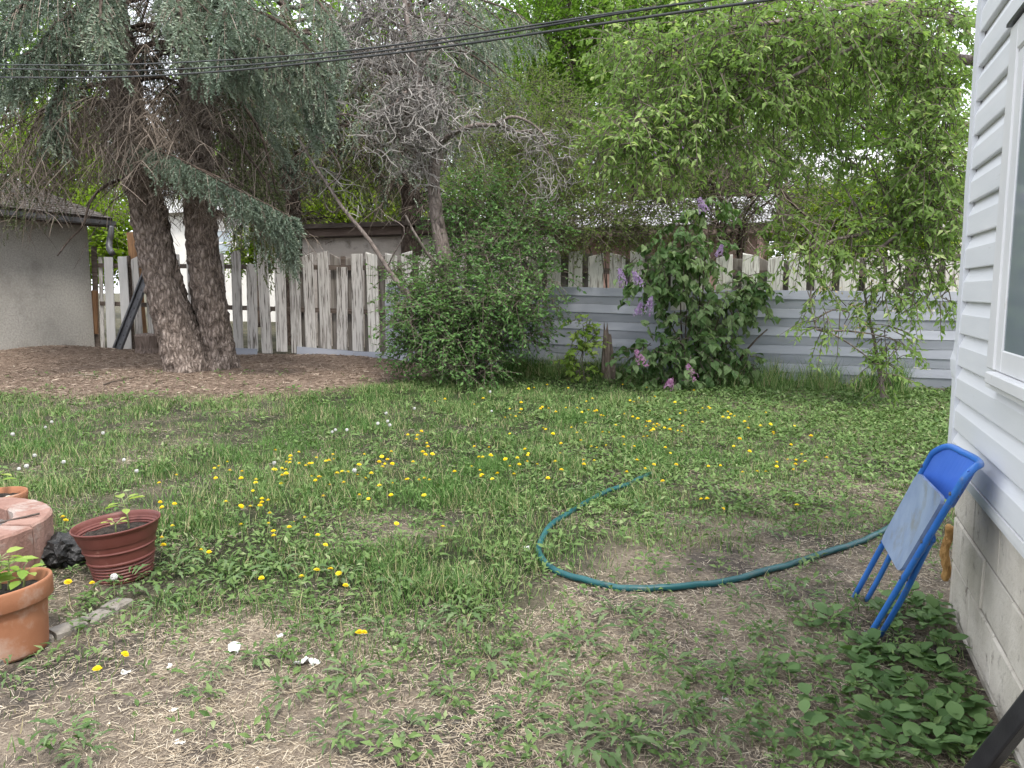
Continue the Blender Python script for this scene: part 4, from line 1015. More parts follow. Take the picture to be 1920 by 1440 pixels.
# ------------------------------------------------------------------ bare dead tree
D0 = 11.7
db = W(862, 702, D0); db[2] = gz(db[0], db[1])
dtree = empty('dead_tree', db, 'bare grey dead tree with tangled twigs above the green shrub', 'tree')
tm = MB()
tr = axis_pts([(862, 705), (848, 620), (838, 530), (830, 470), (818, 400), (813, 330), (818, 275), (806, 255), (795, 225), (786, 190), (780, 140), (770, 80), (760, 20), (750, -60)], D0)
V, F = trunk_mesh(tr, [.15, .125, .115, .11, .1, .092, .088, .075, .066, .058, .05, .043, .036, .025], 90, 16, .02)
part('trunk', V, F, MAT['grey_bark'], dtree, smooth=True)
def q(*l): return [W(a_, b_, D0 + c_) for a_, b_, c_ in l]
mains = [(q((822, 400, 0), (808, 340, -.1), (790, 300, -.2), (765, 275, -.3), (740, 240, -.4), (700, 225, -.5)), .06, .02),
         (q((816, 275, 0), (850, 250, -.2), (890, 235, -.3), (930, 230, -.4), (960, 215, -.5), (1000, 235, -.5), (1035, 275, -.5)), .05, .012),
         (q((930, 230, -.4), (960, 245, -.2), (1000, 250, 0), (1040, 300, .1)), .03, .01),
         (q((800, 240, 0), (775, 175, -.4), (750, 185, -.6), (735, 200, -.7), (715, 215, -.7)), .035, .012),
         (q((792, 215, 0), (798, 170, -.5), (812, 190, -.7), (830, 210, -.8)), .03, .01),
         (q((786, 190, 0), (740, 140, -.3), (690, 120, -.5), (650, 90, -.5), (630, 60, -.5)), .04, .012),
         (q((782, 160, 0), (800, 110, .2), (830, 60, .3), (850, 10, .3)), .035, .012),
         (q((775, 110, 0), (740, 70, -.2), (700, 40, -.3), (665, 0, -.3)), .035, .012),
         (q((770, 80, 0), (745, 20, .2), (715, -30, .2)), .03, .012),
         (q((700, 225, -.5), (650, 215, -.6), (610, 225, -.6), (585, 235, -.6)), .02, .008),
         (q((840, 530, 0), (800, 470, -.4), (760, 405, -.6)), .03, .014),
         (q((826, 440, 0), (826, 380, -.25), (818, 330, -.3)), .022, .01)]
dl = []
for pts, r0, r1 in mains: dl.append(limb(tm, pts, r0, r1, 22, 7, .018))
V, F, r_ = tm.args(); part('limbs', V, F, MAT['grey_bark'], dtree, rnd=r_, smooth=True)
def gnarl(B, D, Ln, lv, acc, k=5, kink=.36, g=0.0):
    n = len(B); st = Ln / (k - 1); P = [B]; d = D
    for i in range(k - 1):
        d = nrm(d + rng.normal(size=d.shape) * kink + np.array([0, 0, g])); P.append(P[-1] + d * st[:, None])
    P = np.stack(P, 1); acc.append((P, lv))
    if lv > 0:
        m_ = 3 if lv == 2 else 2
        for j in range(m_):
            i = rng.integers(1, k, n); gnarl(P[np.arange(n), i], nrm(d * .4 + rvec(n)), Ln * rng.uniform(.45, .8, n), lv - 1, acc, k, kink + .08, g)
acc = []
def seeds(path, n, L0, g=-.05, lv=2, frm=.3):
    n = int(n * .9); i = rng.integers(int(len(path) * frm), len(path), n); B = path[i]; D = rvec(n); D[:, 2] = np.abs(D[:, 2]) * .3 + D[:, 2] * .4
    gnarl(B, D, L0 * rng.uniform(.6, 1.2, n), lv, acc, g=g)
for i, n, L0, g in [(0, 34, .42, -.09), (3, 34, .42, -.12), (4, 30, .40, -.12), (1, 12, .4, -.14), (2, 12, .42, -.16), (5, 42, .5, .02), (6, 26, .45, .03), (7, 40, .5, .02), (8, 34, .5, .02), (9, 10, .4, -.05)]:
    seeds(dl[i], n, L0, g)
c, rx, ry, rd = cl(770, 245, D0 - .5, 85, 50); p, v = clump_points(c, rx, ry, rd, 70); gnarl(p, rvec(70), rng.uniform(.3, .6, 70), 2, acc, g=-.1)
c, rx, ry, rd = cl(735, 90, D0 - .3, 90, 85); p, v = clump_points(c, rx, ry, rd, 60); gnarl(p, rvec(60), rng.uniform(.3, .6, 60), 2, acc, g=.0)
c, rx, ry, rd = cl(1025, 305, D0 - .3, 45, 75); p, v = clump_points(c, rx, ry, rd, 46); gnarl(p, rvec(46), rng.uniform(.25, .5, 46), 1, acc, g=-.12)
tw = MB()
for P, lv in acc:
    r0 = {2: .0115, 1: .008, 0: .0055}[lv]; V, F = tubes(P, np.broadcast_to(np.linspace(r0, r0 * .55, P.shape[1]), P.shape[:2]), 3); tw.add(V, F, per(len(P), P.shape[1] * 3))
tw.build('twigs', MAT['grey_twig'], dtree)['kind'] = 'stuff'
# leaning bare stem left of it
ls = empty('leaning_stem', W(772, 562, 11.2), 'thin bare stem leaning left across the shed behind', 'branch')
mb = MB(); pth = limb(mb, axis_pts([(775, 568), (735, 515), (690, 450), (640, 388), (600, 325), (560, 262)], 11.2), .045, .014, 26, 8, .012)
limb(mb, [pth[18], W(640, 320, 11), W(610, 270, 11), W(590, 255, 11)], .015, .006, 10, 5, .02); limb(mb, [pth[15], W(620, 395, 11.4), W(600, 350, 11.5)], .013, .005, 8, 5, .02)
limb(mb, [pth[6], W(760, 430, 10.9), W(720, 400, 10.9)], .012, .005, 8, 5, .02)
mb.build('stem', MAT['grey_bark'], ls, smooth=True)
acc2 = []
gnarl(pth[rng.integers(14, 26, 16)], rvec(16), rng.uniform(.3, .7, 16), 1, acc2, kink=.2); tw = MB()
for P, lv in acc2: V, F = tubes(P, np.broadcast_to(np.linspace(.006, .003, P.shape[1]), P.shape[:2]), 3); tw.add(V, F, per(len(P), P.shape[1] * 3))
tw.build('twigs', MAT['grey_twig'], ls)

# ------------------------------------------------------------------ broadleaf helpers
def stems_to(mb, base, clumps, r0=.03, n=None, amp=.03, r1=.006):
    for (c, rx, ry, rd, cnt) in clumps:
        b = base + np.array([rng.normal() * .06, rng.normal() * .06, 0])
        mid = b + (c - b) * .5 + UP * .12 * np.linalg.norm(c - b) * rng.uniform(0, 1)
        limb(mb, [b, mid, c + rvec(1)[0] * ry * .3], r0 * rng.uniform(.7, 1.2), r1, 12, 6, amp)
def shrub(name, label, base, clumps, mat, lsize, per_twig, tlen, proto, droop, bark, r0=.025, nobj=0, tw_mat=None, pname='foliage', cat='bush', wlit=.5, stems=True, group=None):
    t = empty(name, base, label, cat, group)
    P, Rm, S, twl = twig_leaves(clumps, per_twig, tlen, lsize, proto, droop, wlit)
    if nobj:
        big, rest = big_small(P, nobj)
        lm_ = [mesh('leaf', proto[0], proto[1], mat) for _ in range(1)][0]
        leaf_objects('leaf', big, P, Rm, S, lm_, t)
    else: rest = np.arange(len(P))
    build_leaves(pname, P[rest], Rm[rest], S[rest], proto, mat, t, rper=LEAF_R[rest])
    V, F = tubes(twl, np.broadcast_to(np.array([.006, .004, .002]) * (lsize / .07) ** .5, twl.shape[:2]), 3)
    part('twigs', V, F, tw_mat or MAT['shrub_bark'], t, rnd=per(len(twl), 9))['kind'] = 'stuff'
    if stems:
        mb = MB(); stems_to(mb, np.asarray(base), clumps, r0); mb.build('stems', bark, t, smooth=True)
    return t
def cc(px, py, d, rx, ry, n, rd=None): return (*cl(px, py, d, rx, ry, rd), n)

# dense green shrub below the dead tree
b = WG(868, 712); db_ = float(np.dot(b, FH)) - .55; b = W(868, 712, db_); b[2] = gz(b[0], b[1])
for_shrub = 2.3
shrub('leafy_shrub', 'dense green leafy shrub in front of the fence below the bare tree', b,
      [cc(820, 615, db_, 70, 55, 285), cc(900, 600, db_, 75, 55, 323), cc(860, 560, db_ + .1, 80, 50, 285), cc(920, 500, db_ + .3, 90, 60, 247), cc(960, 610, db_, 70, 40, 209), cc(780, 570, db_, 50, 40, 114),
       cc(1010, 580, db_, 40, 25, 57), cc(870, 670, db_, 60, 35, 133), cc(790, 510, db_ + .4, 46, 34, 70), cc(745, 530, db_ + .5, 30, 30, 24), cc(900, 420, D0 + .55, 90, 50, 190), cc(960, 470, db_ + .4, 60, 60, 133), cc(870, 360, D0 + .55, 60, 40, 95), cc(760, 650, db_, 40, 40, 64), cc(850, 640, db_ - .3, 80, 45, 170), cc(930, 560, db_ - .3, 70, 40, 110), cc(790, 590, db_ - .3, 60, 30, 80), cc(880, 690, db_ - .4, 60, 20, 80), cc(1000, 560, db_ - .2, 60, 22, 50), cc(1030, 520, db_, 40, 20, 30), cc(930, 380, D0 + .55, 80, 60, 160), cc(1000, 430, db_ + .5, 70, 50, 120), cc(850, 440, D0 + .55, 60, 60, 120), cc(760, 520, db_ + .4, 30, 30, 24), cc(760, 620, db_ - .1, 30, 30, 30)],
      MAT['shrub_leaf'], .066, 9, .32, leaf_proto(.5), .15, MAT['shrub_bark'], .022, wlit=.6, nobj=250)
# caragana thicket behind the fence
b = WY(1150, 640, 13.1); b[2] = .05
shrub('thicket_shrub', 'fine leaved twiggy thicket overhanging the fence in the middle', b,
      [cc(960, 330, 13.2, 90, 90, 390), cc(1060, 280, 13.2, 90, 80, 494), cc(1130, 350, 13, 100, 70, 494), cc(1220, 400, 12.6, 80, 45, 312), cc(1020, 400, 12.6, 80, 50, 364), cc(1120, 430, 12.4, 90, 30, 260), cc(1230, 330, 13, 80, 60, 312), cc(1000, 200, 13.6, 70, 60, 208), cc(930, 240, 13.5, 60, 60, 156)],
      MAT['fine_leaf'], .05, 12, .45, leaf_flat(.5), .1, MAT['shrub_bark'], .022, wlit=.8)
# twiggy bush with dark fan of stems behind the lilac
b = WG(1372, 706); dL = float(np.dot(b, FH)) + .3; b = W(1372, 700, dL); b[2] = gz(b[0], b[1])
t = shrub('stem_bush', 'open bush with a fan of dark bare stems rising behind the lilac', b,
      [cc(1330, 300, dL + .3, 70, 40, 150), cc(1430, 290, dL + .3, 70, 40, 140), cc(1510, 330, dL + .2, 60, 50, 120), cc(1390, 380, dL + .4, 80, 40, 110), cc(1470, 260, dL + .4, 70, 40, 90), cc(1310, 340, dL, 60, 50, 93), cc(1400, 330, dL, 80, 60, 104), cc(1470, 360, dL, 60, 50, 88), cc(1340, 420, dL, 60, 40, 104), cc(1440, 420, dL, 60, 40, 93), cc(1270, 310, dL, 60, 50, 93), cc(1380, 270, dL, 80, 40, 104)],
      MAT['fine_leaf'], .05, 8, .45, leaf_flat(.45), .1, MAT['dark_bark'], .03, stems=False)
mb = MB(); acc3 = []
for k in range(11):
    tip = W(rng.uniform(1255, 1500), rng.uniform(270, 400), dL + rng.uniform(-.6, .6)); bb = b + np.array([rng.normal() * .1, rng.normal() * .08, 0])
    ne = W(rng.uniform(1345, 1400), 430, dL + rng.normal() * .08)
    pa = limb(mb, [bb, (bb + ne) / 2 + rvec(1)[0] * .05, ne, (ne + tip) / 2 + UP * .1, tip], .034, .008, 18, 7, .015)
    gnarl(pa[rng.integers(8, 18, 16)], nrm(rvec(16) + UP * .2), rng.uniform(.4, 1.0, 16), 1, acc3, kink=.14)
limb(mb, [W(1400, 370, dL - .3), W(1450, 345, dL - .4), W(1490, 385, dL - .4), W(1525, 415, dL - .4)], .04, .02, 14, 6, .012)
limb(mb, [W(1180, 350, dL), W(1245, 335, dL - .1), W(1310, 318, dL - .2), W(1365, 400, dL)], .03, .03, 14, 6, .012)
mb.build('stems', MAT['dark_bark'], t, smooth=True); tw = MB()
for P, lv in acc3: V, F = tubes(P, np.broadcast_to(np.linspace(.006, .003, P.shape[1]), P.shape[:2]), 3); tw.add(V, F, per(len(P), P.shape[1] * 3))
tw.build('bare_twigs', MAT['dead_twig'], t)['kind'] = 'stuff'
# lilac
b = WG(1308, 722); dl_ = float(np.dot(b, FH))
HP = heart_proto(.82, .28)
lil = shrub('lilac_bush', 'dark green lilac bush with purple flower clusters against the metal fence', b,
      [cc(1215, 520, dl_, 50, 42, 37), cc(1270, 500, dl_, 50, 45, 40), cc(1320, 470, dl_ + .2, 46, 36, 22), cc(1270, 445, dl_ + .2, 50, 30, 22), cc(1350, 570, dl_, 60, 45, 48), cc(1400, 545, dl_, 38, 42, 31), cc(1290, 580, dl_, 40, 40, 20),
       cc(1230, 660, dl_ - .2, 62, 30, 40), cc(1310, 660, dl_ - .3, 62, 40, 55), cc(1370, 680, dl_ - .2, 50, 35, 33), cc(1260, 710, dl_ - .4, 42, 20, 18), cc(1335, 400, dl_ + .4, 36, 36, 18), cc(1310, 620, dl_, 50, 40, 18), cc(1420, 690, dl_, 25, 14, 7)],
      MAT['lilac_leaf'], .122, 6, .26, HP, .55, MAT['dark_bark'], .022, nobj=280, wlit=.45)
FLO = [(np.array([[-.5, 0, 0], [0, -.5, .1], [.5, 0, 0], [0, .5, .1]]), [np.array([[0, 1, 2, 3]])])][0]
def panicle(px, py, d, L_, mat):
    L_ = L_ * 1.55
    c = W(px, py, d); n = 90; t_ = rng.random(n) ** .8; a_ = rng.uniform(0, 6.28, n); r_ = .36 * L_ * (1 - t_ * .75) * np.sqrt(rng.random(n) * .5 + .5)
    ax = nrm(np.array([rng.normal() * .4, -.5, .8])); u = nrm(np.cross(ax, [1, 0, .2])); v = np.cross(ax, u)
    o_ = u[None] * (r_ * np.cos(a_))[:, None] + v[None] * (r_ * np.sin(a_))[:, None]
    P = c + ax[None] * ((t_ - .5) * L_)[:, None] + o_
    Rm = frames(nrm(np.cross(o_ + 1e-4, rvec(n))), nrm(o_ + ax * .01 * 1))
    V, F = scatter(FLO, P, Rm, np.full(n, .032) * rng.uniform(.8, 1.3, n))
    part('flower_cluster', V, F, mat, lil, rnd=np.repeat(rng.random(n), 4))
for (x_, y_, dd, l_, mt) in [(1165, 520, -.5, .17, 'lilac_flower'), (1195, 524, -.5, .17, 'lilac_flower'), (1217, 572, -.5, .17, 'lilac_flower'), (1198, 580, -.5, .14, 'lilac_flower'), (1200, 672, -.8, .18, 'pink_flower'), (1294, 696, -.8, .16, 'pink_flower'),
                             (1255, 723, -.9, .18, 'pink_flower'), (1350, 470, -.3, .12, 'lilac_flower'), (1316, 386, -.1, .17, 'lilac_flower'), (1279, 284, 0, .17, 'lilac_flower'), (1262, 268, 0, .17, 'lilac_flower'), (1240, 283, .1, .15, 'lilac_flower'), (1228, 290, .1, .14, 'lilac_flower'), (1292, 200, .1, .15, 'lilac_flower')]:
    panicle(x_, y_, dl_ + dd, l_, MAT[mt])
mb = MB(); limb(mb, [W(1378, 690, dl_), W(1395, 662, dl_ - .2), W(1420, 635, dl_ - .3), W(1437, 618, dl_ - .3)], .022, .01, 10, 6, .008); mb.build('broken_stem', MAT['dark_bark'], lil, smooth=True)
# sapling and stump between shrub and lilac
b = WG(1092, 718); ds_ = float(np.dot(b, FH))
LOB = (np.array([[0, 0, 0], [-.28, .12, .03], [-.5, .5, .04], [-.22, .48, .0], [0, 1, -.1], [.22, .48, .0], [.5, .5, .04], [.28, .12, .03], [0, .3, -.02]]), [np.array([[8, i + 1, i] for i in range(7)] + [[8, 0, 7]])])
shrub('sapling', 'small light green sapling before the metal sheeting beside the broken stump', b,
      [cc(1090, 612, ds_, 22, 22, 14), cc(1096, 640, ds_, 30, 26, 34), cc(1082, 668, ds_, 24, 22, 16), cc(1100, 692, ds_, 24, 14, 12)], MAT['seedling'], .1, 4, .16, LOB, .3, MAT['shrub_bark'], .008, nobj=140)
b = WG(1141, 716); d_ = float(np.dot(b, FH)); bm = bmesh.new(); n = 14; rings = 16
sV = []
for i in range(rings):
    z = i / (rings - 1); 
    for j in range(n):
        a_ = j * 2 * math.pi / n; jag = mnoise.noise(Vector((math.cos(a_) * 2, math.sin(a_) * 2, z * 1.2)))
        hmax = .58 + .34 * max(0, math.cos(a_ - 2.6)) + .16 * max(0, math.cos(a_ + .6)) + .14 * (-1) ** j * (j % 3) / 2
        r = (.105 * (1 - .45 * z ** 1.5)) * (1 + .45 * jag)
        sV.append((b[0] + math.cos(a_) * r - .03 * z, b[1] + math.sin(a_) * r, b[2] - .05 + z * max(.3, hmax) * 1.08))
idx = np.arange(n * rings).reshape(rings, n)
F = [np.stack([idx[:-1], np.roll(idx[:-1], -1, 1), np.roll(idx[1:], -1, 1), idx[1:]], -1).reshape(-1, 4), idx[-1:].reshape(1, -1)]
tag(part('tree_stump', np.array(sV), F, MAT['stump'], None, origin=b), 'jagged broken grey stump standing in front of the metal sheeting', 'stump')
print('shrubs', round(time.time() - T0, 1))

# ------------------------------------------------------------------ boxelder maple overhanging on the right
mbase = np.array([3.9, 10.6, 0.0])
LP = leaf_proto(.40, .22, .2)
mcl = [cc(1230, 130, 9.5, 75, 60, 102), cc(1320, 70, 9.3, 85, 60, 119), cc(1430, 60, 9, 85, 60, 119), cc(1540, 50, 9, 85, 50, 102), cc(1650, 50, 9, 85, 50, 93), cc(1750, 50, 9, 60, 60, 85),
       cc(1210, 225, 9.2, 70, 42, 93), cc(1285, 235, 9.1, 60, 36, 68), cc(1170, 262, 9, 45, 26, 42), cc(1330, 165, 9.1, 75, 45, 93), cc(1420, 155, 9.1, 75, 45, 85), cc(1500, 160, 9.2, 60, 36, 51), cc(1250, 300, 9, 50, 18, 22), cc(1360, 255, 9, 40, 20, 18), cc(1120, 300, 9.2, 36, 14, 11),
       cc(1600, 135, 9.2, 70, 30, 51), cc(1700, 150, 9.2, 60, 40, 59), cc(1765, 200, 9, 36, 60, 68), cc(1745, 310, 9, 45, 50, 85), cc(1700, 260, 9.2, 40, 40, 42), cc(1770, 400, 9, 30, 50, 51), cc(1720, 400, 9.3, 46, 36, 51), cc(1660, 340, 9.4, 50, 26, 28), cc(1620, 290, 9.6, 40, 24, 15),
       cc(1560, 440, 9.3, 56, 32, 40), cc(1500, 462, 9.2, 36, 24, 17), cc(1600, 480, 9.3, 50, 24, 27), cc(1640, 420, 9.6, 46, 26, 21), cc(1690, 490, 9.3, 50, 26, 27), cc(1760, 490, 9, 36, 26, 22), cc(1740, 560, 9, 40, 30, 18), cc(1660, 555, 9.2, 44, 30, 21),
       cc(1527, 530, 9.3, 16, 40, 12), cc(1535, 600, 9.3, 18, 36, 9), cc(1590, 590, 9.3, 20, 36, 7), cc(1675, 640, 9.2, 34, 30, 18), cc(1655, 700, 9.2, 26, 34, 17), cc(1480, 120, 10.4, 130, 60, 76), cc(1650, 110, 10.4, 110, 60, 68), cc(1300, 140, 10.5, 110, 60, 76), cc(1180, 80, 10, 60, 50, 59), cc(1790, 300, 9.6, 40, 90, 59), cc(1480, 240, 9.8, 60, 40, 37), cc(1560, 220, 9.9, 60, 40, 37), cc(1620, 210, 9.9, 50, 36, 25), cc(1540, 300, 10, 60, 36, 22), cc(1450, 310, 9.8, 50, 30, 20), cc(1330, 300, 9.2, 30, 16, 8), cc(1410, 280, 9.1, 30, 16, 8), cc(1200, 310, 9.1, 30, 14, 7), cc(1470, 400, 9.3, 24, 20, 6), cc(1600, 380, 9.5, 40, 24, 13)]
mt = shrub('maple_tree', 'light green maple overhanging the yard from behind the house corner', mbase, mcl, MAT['maple_leaf'], .098, 10, .40, LP, .42, MAT['grey_bark'], stems=False, nobj=280, cat='tree', wlit=.75, pname='crown')
mtr = [mbase + np.array([0, 0, -.1]), mbase + np.array([-.1, -.1, 1.2]), mbase + np.array([-.2, -.2, 2.4]), mbase + np.array([-.1, -.5, 3.6]), mbase + np.array([.0, -.8, 5.2])]
V, F = trunk_mesh(mtr, [.24, .19, .17, .14, .1], 50, 18, .02); part('trunk', V, F, MAT['grey_bark'], mt, smooth=True)
mb = MB(); hub1, hub2, hub3 = mtr[3], mtr[2], mtr[1]
arc = limb(mb, [hub1, W(1790, 110, 9.6), W(1720, 82, 9.3), W(1640, 78, 9), W(1560, 82, 9), W(1470, 120, 9), W(1400, 140, 9.1), W(1330, 170, 9.1)], .075, .014, 40, 8, .02)
a2 = limb(mb, [hub1, W(1800, 40, 9.4), W(1700, 10, 9.2), W(1560, 20, 9.1), W(1440, 40, 9.1), W(1330, 60, 9.2), W(1230, 110, 9.4)], .06, .012, 34, 7, .02)
a3 = limb(mb, [hub2, W(1780, 440, 9.5), W(1700, 420, 9.4), W(1620, 440, 9.3), W(1540, 470, 9.3), W(1525, 540, 9.3), W(1530, 620, 9.3)], .05, .006, 34, 7, .02)
a4 = limb(mb, [W(1640, 78, 9), W(1540, 120, 8.9), W(1430, 170, 8.9), W(1320, 220, 9), W(1200, 260, 9), W(1120, 290, 9)], .03, .006, 34, 6, .02)
a5 = limb(mb, [hub2, W(1800, 480, 9.2), W(1725, 430, 9.2), W(1640, 470, 9.3)], .06, .02, 18, 7, .02)
a6 = limb(mb, [W(1655, 745, 9.6), W(1648, 690, 9.6), W(1640, 640, 9.5), W(1628, 590, 9.5), W(1620, 540, 9.5)], .03, .012, 16, 7, .012)
for (c, rx, ry, rd, cnt) in mcl:                           # every clump hangs on a branch from the nearest limb
    allp = np.concatenate([arc, a2, a3, a4, a5]); k = np.argmin(np.linalg.norm(allp - c, axis=1)); 
    if np.linalg.norm(allp[k] - c) > .12:
        limb(mb, [allp[k], (allp[k] + c) / 2 + UP * .08, c, c - UP * .15 + rvec(1)[0] * .1], .014, .004, 10, 5, .02)
mb.build('limbs', MAT['grey_bark'], mt, smooth=True)
# tan seed tassels
sp_, ss, sd = [], [], []
for (x_, y_) in [(1255, 180), (1265, 110), (1340, 90), (1370, 75), (1375, 210), (1430, 85), (1480, 45), (1500, 70), (1560, 60), (1600, 20), (1640, 10), (1680, 10), (1740, 20), (1690, 120), (1760, 180), (1720, 230), (1800, 260), (1250, 240), (1640, 180), (1540, 140), (1460, 60), (1600, 570), (1610, 610), (1560, 540), (1680, 580), (1640, 530)]:
    m_ = int(rng.integers(10, 26)); c = W(x_, y_, 8.9 + rng.random() * .5)
    p = c + rng.normal(size=(m_, 3)) * np.array([.09, .09, .05]); sp_.append(p)
P = np.concatenate(sp_); Dd = nrm(rng.normal(size=P.shape) * .6 + np.array([0, 0, -1.]))
build_leaves('seed_tassels', P, frames(Dd, rvec(len(P))), .045 * rng.uniform(.7, 1.3, len(P)), leaf_flat(.4), MAT['seed'], mt)
print('maple', round(time.time() - T0, 1))

# ------------------------------------------------------------------ background trees
def bg_tree(label, px, d, clumps, mat, lsize=.13, top=None, r=.16, name='background_tree', group='trees beyond the fence', pt=7, tl=.8):
    b = W(px, 520, d); b[2] = 0
    t = empty(name, b, label, 'tree', group)
    P, Rm, S, twl = twig_leaves(clumps, pt, tl, lsize, None, .25, .8)
    build_leaves('crown', P, Rm, S, leaf_flat(.6), mat, t, rper=LEAF_R)
    twl = twl[::4]; V, F = tubes(twl, np.broadcast_to(np.array([.014, .009, .005]), twl.shape[:2]), 3); part('twigs', V, F, MAT['shrub_bark'], t, rnd=per(len(twl), 9))['kind'] = 'stuff'
    zt_ = max(c[0][2] for c in clumps); tr = [b, b + UP * zt_ * .35 + rvec(1)[0] * .1, b + UP * zt_ * .7 + rvec(1)[0] * .2, b + UP * zt_]
    V, F = trunk_mesh(tr, [r, r * .8, r * .6, r * .25], 30, 10, .02); part('trunk', V, F, MAT['dark_bark'], t, smooth=True)
    mb = MB(); TP = spline(tr, 40)
    for (c, rx, ry, rd, cnt) in clumps:
        k = np.argmin(np.abs(TP[:, 2] - max(.3, c[2] - np.linalg.norm((c - TP[20])[:2]) * .7))); limb(mb, [TP[k], (TP[k] + c) / 2 + UP * .1, c], r * .3, .01, 10, 5, .05)
    mb.build('limbs', MAT['dark_bark'], t, smooth=True); return t
bg_tree('tall light green tree with sky gaps above the thicket', 1060, 24, [cc(1010, 60, 24, 60, 60, 390), cc(1080, 30, 24, 70, 60, 450), cc(1150, 70, 24, 60, 60, 360), cc(1060, 120, 24, 70, 45, 300), cc(1130, 160, 24, 60, 40, 180), cc(1180, 20, 24, 70, 60, 390), cc(1010, 160, 24, 40, 40, 150), cc(1100, 220, 24, 80, 40, 180), cc(1080, -60, 24, 110, 60, 360)], MAT['far_leaf'])
bg_tree('slender light green tree left of the overhanging maple', 1200, 21, [cc(1230, 30, 21, 60, 60, 330), cc(1200, 110, 21, 60, 50, 240), cc(1240, 200, 21, 70, 50, 210), cc(1290, 60, 21, 60, 60, 270), cc(1180, 190, 21, 50, 50, 180), cc(1300, 150, 21, 60, 50, 180), cc(1230, -60, 21, 110, 60, 330)], MAT['far_leaf'])
bg_tree('green tree behind the maple at the right', 1690, 20, [cc(1420, 40, 20, 80, 70, 330), cc(1560, 60, 20, 80, 60, 240), cc(1380, 140, 20, 70, 60, 240), cc(1480, 420, 20, 70, 50, 270), cc(1420, 400, 20, 60, 50, 180), cc(1480, 150, 20, 70, 40, 180), cc(1660, 90, 20, 80, 70, 270), cc(1740, 200, 20, 60, 90, 240), cc(1480, -60, 20, 160, 60, 390)], MAT['far_leaf'])
bg_tree('low yellow green tree by the beige house', 1640, 18, [cc(1600, 400, 18, 70, 50, 330), cc(1680, 380, 18, 60, 60, 300), cc(1750, 420, 18, 60, 60, 270), cc(1560, 450, 18, 60, 40, 240), cc(1530, 380, 18, 40, 30, 120), cc(1640, 460, 18, 80, 30, 270), cc(1740, 300, 18, 50, 60, 180)], MAT['bright_leaf'])
bg_tree('bright yellow green tree between the dark spruce and the bare tree', 650, 24, [cc(610, 360, 24, 50, 50, 360), cc(680, 370, 24, 60, 45, 420), cc(640, 310, 24, 50, 40, 210), cc(730, 350, 24, 40, 50, 240), cc(600, 410, 24, 50, 20, 180), cc(700, 410, 24, 60, 20, 210), cc(660, 240, 25, 60, 50, 180), cc(750, 290, 25, 40, 60, 150)], MAT['bright_leaf'])
bg_tree('bright yellow green tree behind the garage roof', 150, 24, [cc(130, 330, 24, 50, 50, 330), cc(200, 350, 24, 50, 50, 300), cc(60, 280, 24, 60, 40, 240), cc(190, 420, 22, 40, 40, 300), cc(215, 460, 22, 40, 30, 270), cc(180, 470, 22, 24, 30, 180), cc(120, 240, 24, 50, 40, 150), cc(10, 300, 24, 50, 40, 180)], MAT['bright_leaf'])
bg_tree('small bright bush before the pale house window', 490, 20, [cc(480, 460, 20, 34, 26, 210), cc(505, 440, 20, 26, 30, 180), cc(465, 480, 20, 30, 16, 120)], MAT['bright_leaf'], name='background_bush', lsize=.1, r=.06, tl=.5)
bg_tree('green tree behind the trunks of the dark spruce', 480, 30, [cc(470, 330, 30, 70, 50, 210), cc(560, 300, 30, 60, 60, 240), cc(600, 200, 30, 70, 60, 210), cc(860, 250, 30, 90, 70, 270), cc(900, 120, 30, 90, 60, 210), cc(830, 370, 28, 70, 50, 270)], MAT['far_leaf'], lsize=.16)
bg_tree('distant green tree above the thicket in the middle', 950, 32, [cc(960, 250, 32, 90, 70, 330), cc(1060, 300, 32, 90, 60, 330), cc(1180, 300, 32, 90, 60, 330), cc(960, 350, 32, 90, 50, 300), cc(1290, 270, 32, 90, 70, 300), cc(1380, 330, 32, 80, 50, 210)], MAT['far_leaf'], lsize=.17, tl=1.0)
for (lab, px, d, cl_) in [
    ('far green tree filling the gap right of the dark spruce', 620, 38, [(560, 60, 90, 80), (640, 150, 90, 80), (700, 40, 90, 70), (560, 220, 80, 70), (700, 260, 80, 70), (620, 330, 80, 60), (790, 180, 80, 80), (800, 50, 90, 70), (760, 330, 70, 60)]),
    ('far green tree rising above the shed roof', 880, 40, [(880, 60, 90, 80), (960, 20, 90, 70), (880, 190, 90, 70), (970, 140, 90, 70), (870, 310, 90, 70), (980, 260, 90, 70), (960, 370, 90, 50), (1040, 90, 80, 80), (1060, 200, 80, 60)]),
    ('far green tree behind the slender trees', 1180, 42, [(1130, 40, 90, 80), (1220, 90, 90, 80), (1160, 180, 90, 70), (1280, 30, 90, 70), (1260, 210, 90, 70), (1150, 300, 90, 70), (1250, 330, 90, 60), (1340, 150, 80, 80), (1350, 290, 80, 70), (1340, 380, 80, 50)]),
    ('far green tree behind the maple limbs', 1660, 42, [(1420, 60, 90, 80), (1520, 40, 90, 70), (1440, 200, 80, 70), (1520, 140, 80, 60), (1440, 330, 80, 70), (1640, 40, 100, 70), (1740, 90, 90, 90), (1750, 230, 80, 90), (1520, 400, 80, 50), (1700, 360, 90, 60), (1560, 250, 80, 70), (1620, 200, 80, 60), (1600, 320, 80, 50)]),
    ('far green tree at the left edge behind the garage', 60, 40, [(20, 60, 90, 80), (110, 20, 90, 70), (30, 190, 90, 80), (120, 140, 90, 80), (60, 300, 90, 70), (160, 250, 80, 70), (180, 350, 70, 60), (400, 200, 70, 90), (430, 330, 70, 60), (450, 60, 70, 80)])]:
    bg_tree(lab, px, d, [cc(a_, b_, d, rx_, ry_, 380) for (a_, b_, rx_, ry_) in cl_], MAT['far_leaf'], lsize=.27, tl=1.3, r=.25, pt=6)
print('trees', round(time.time() - T0, 1))

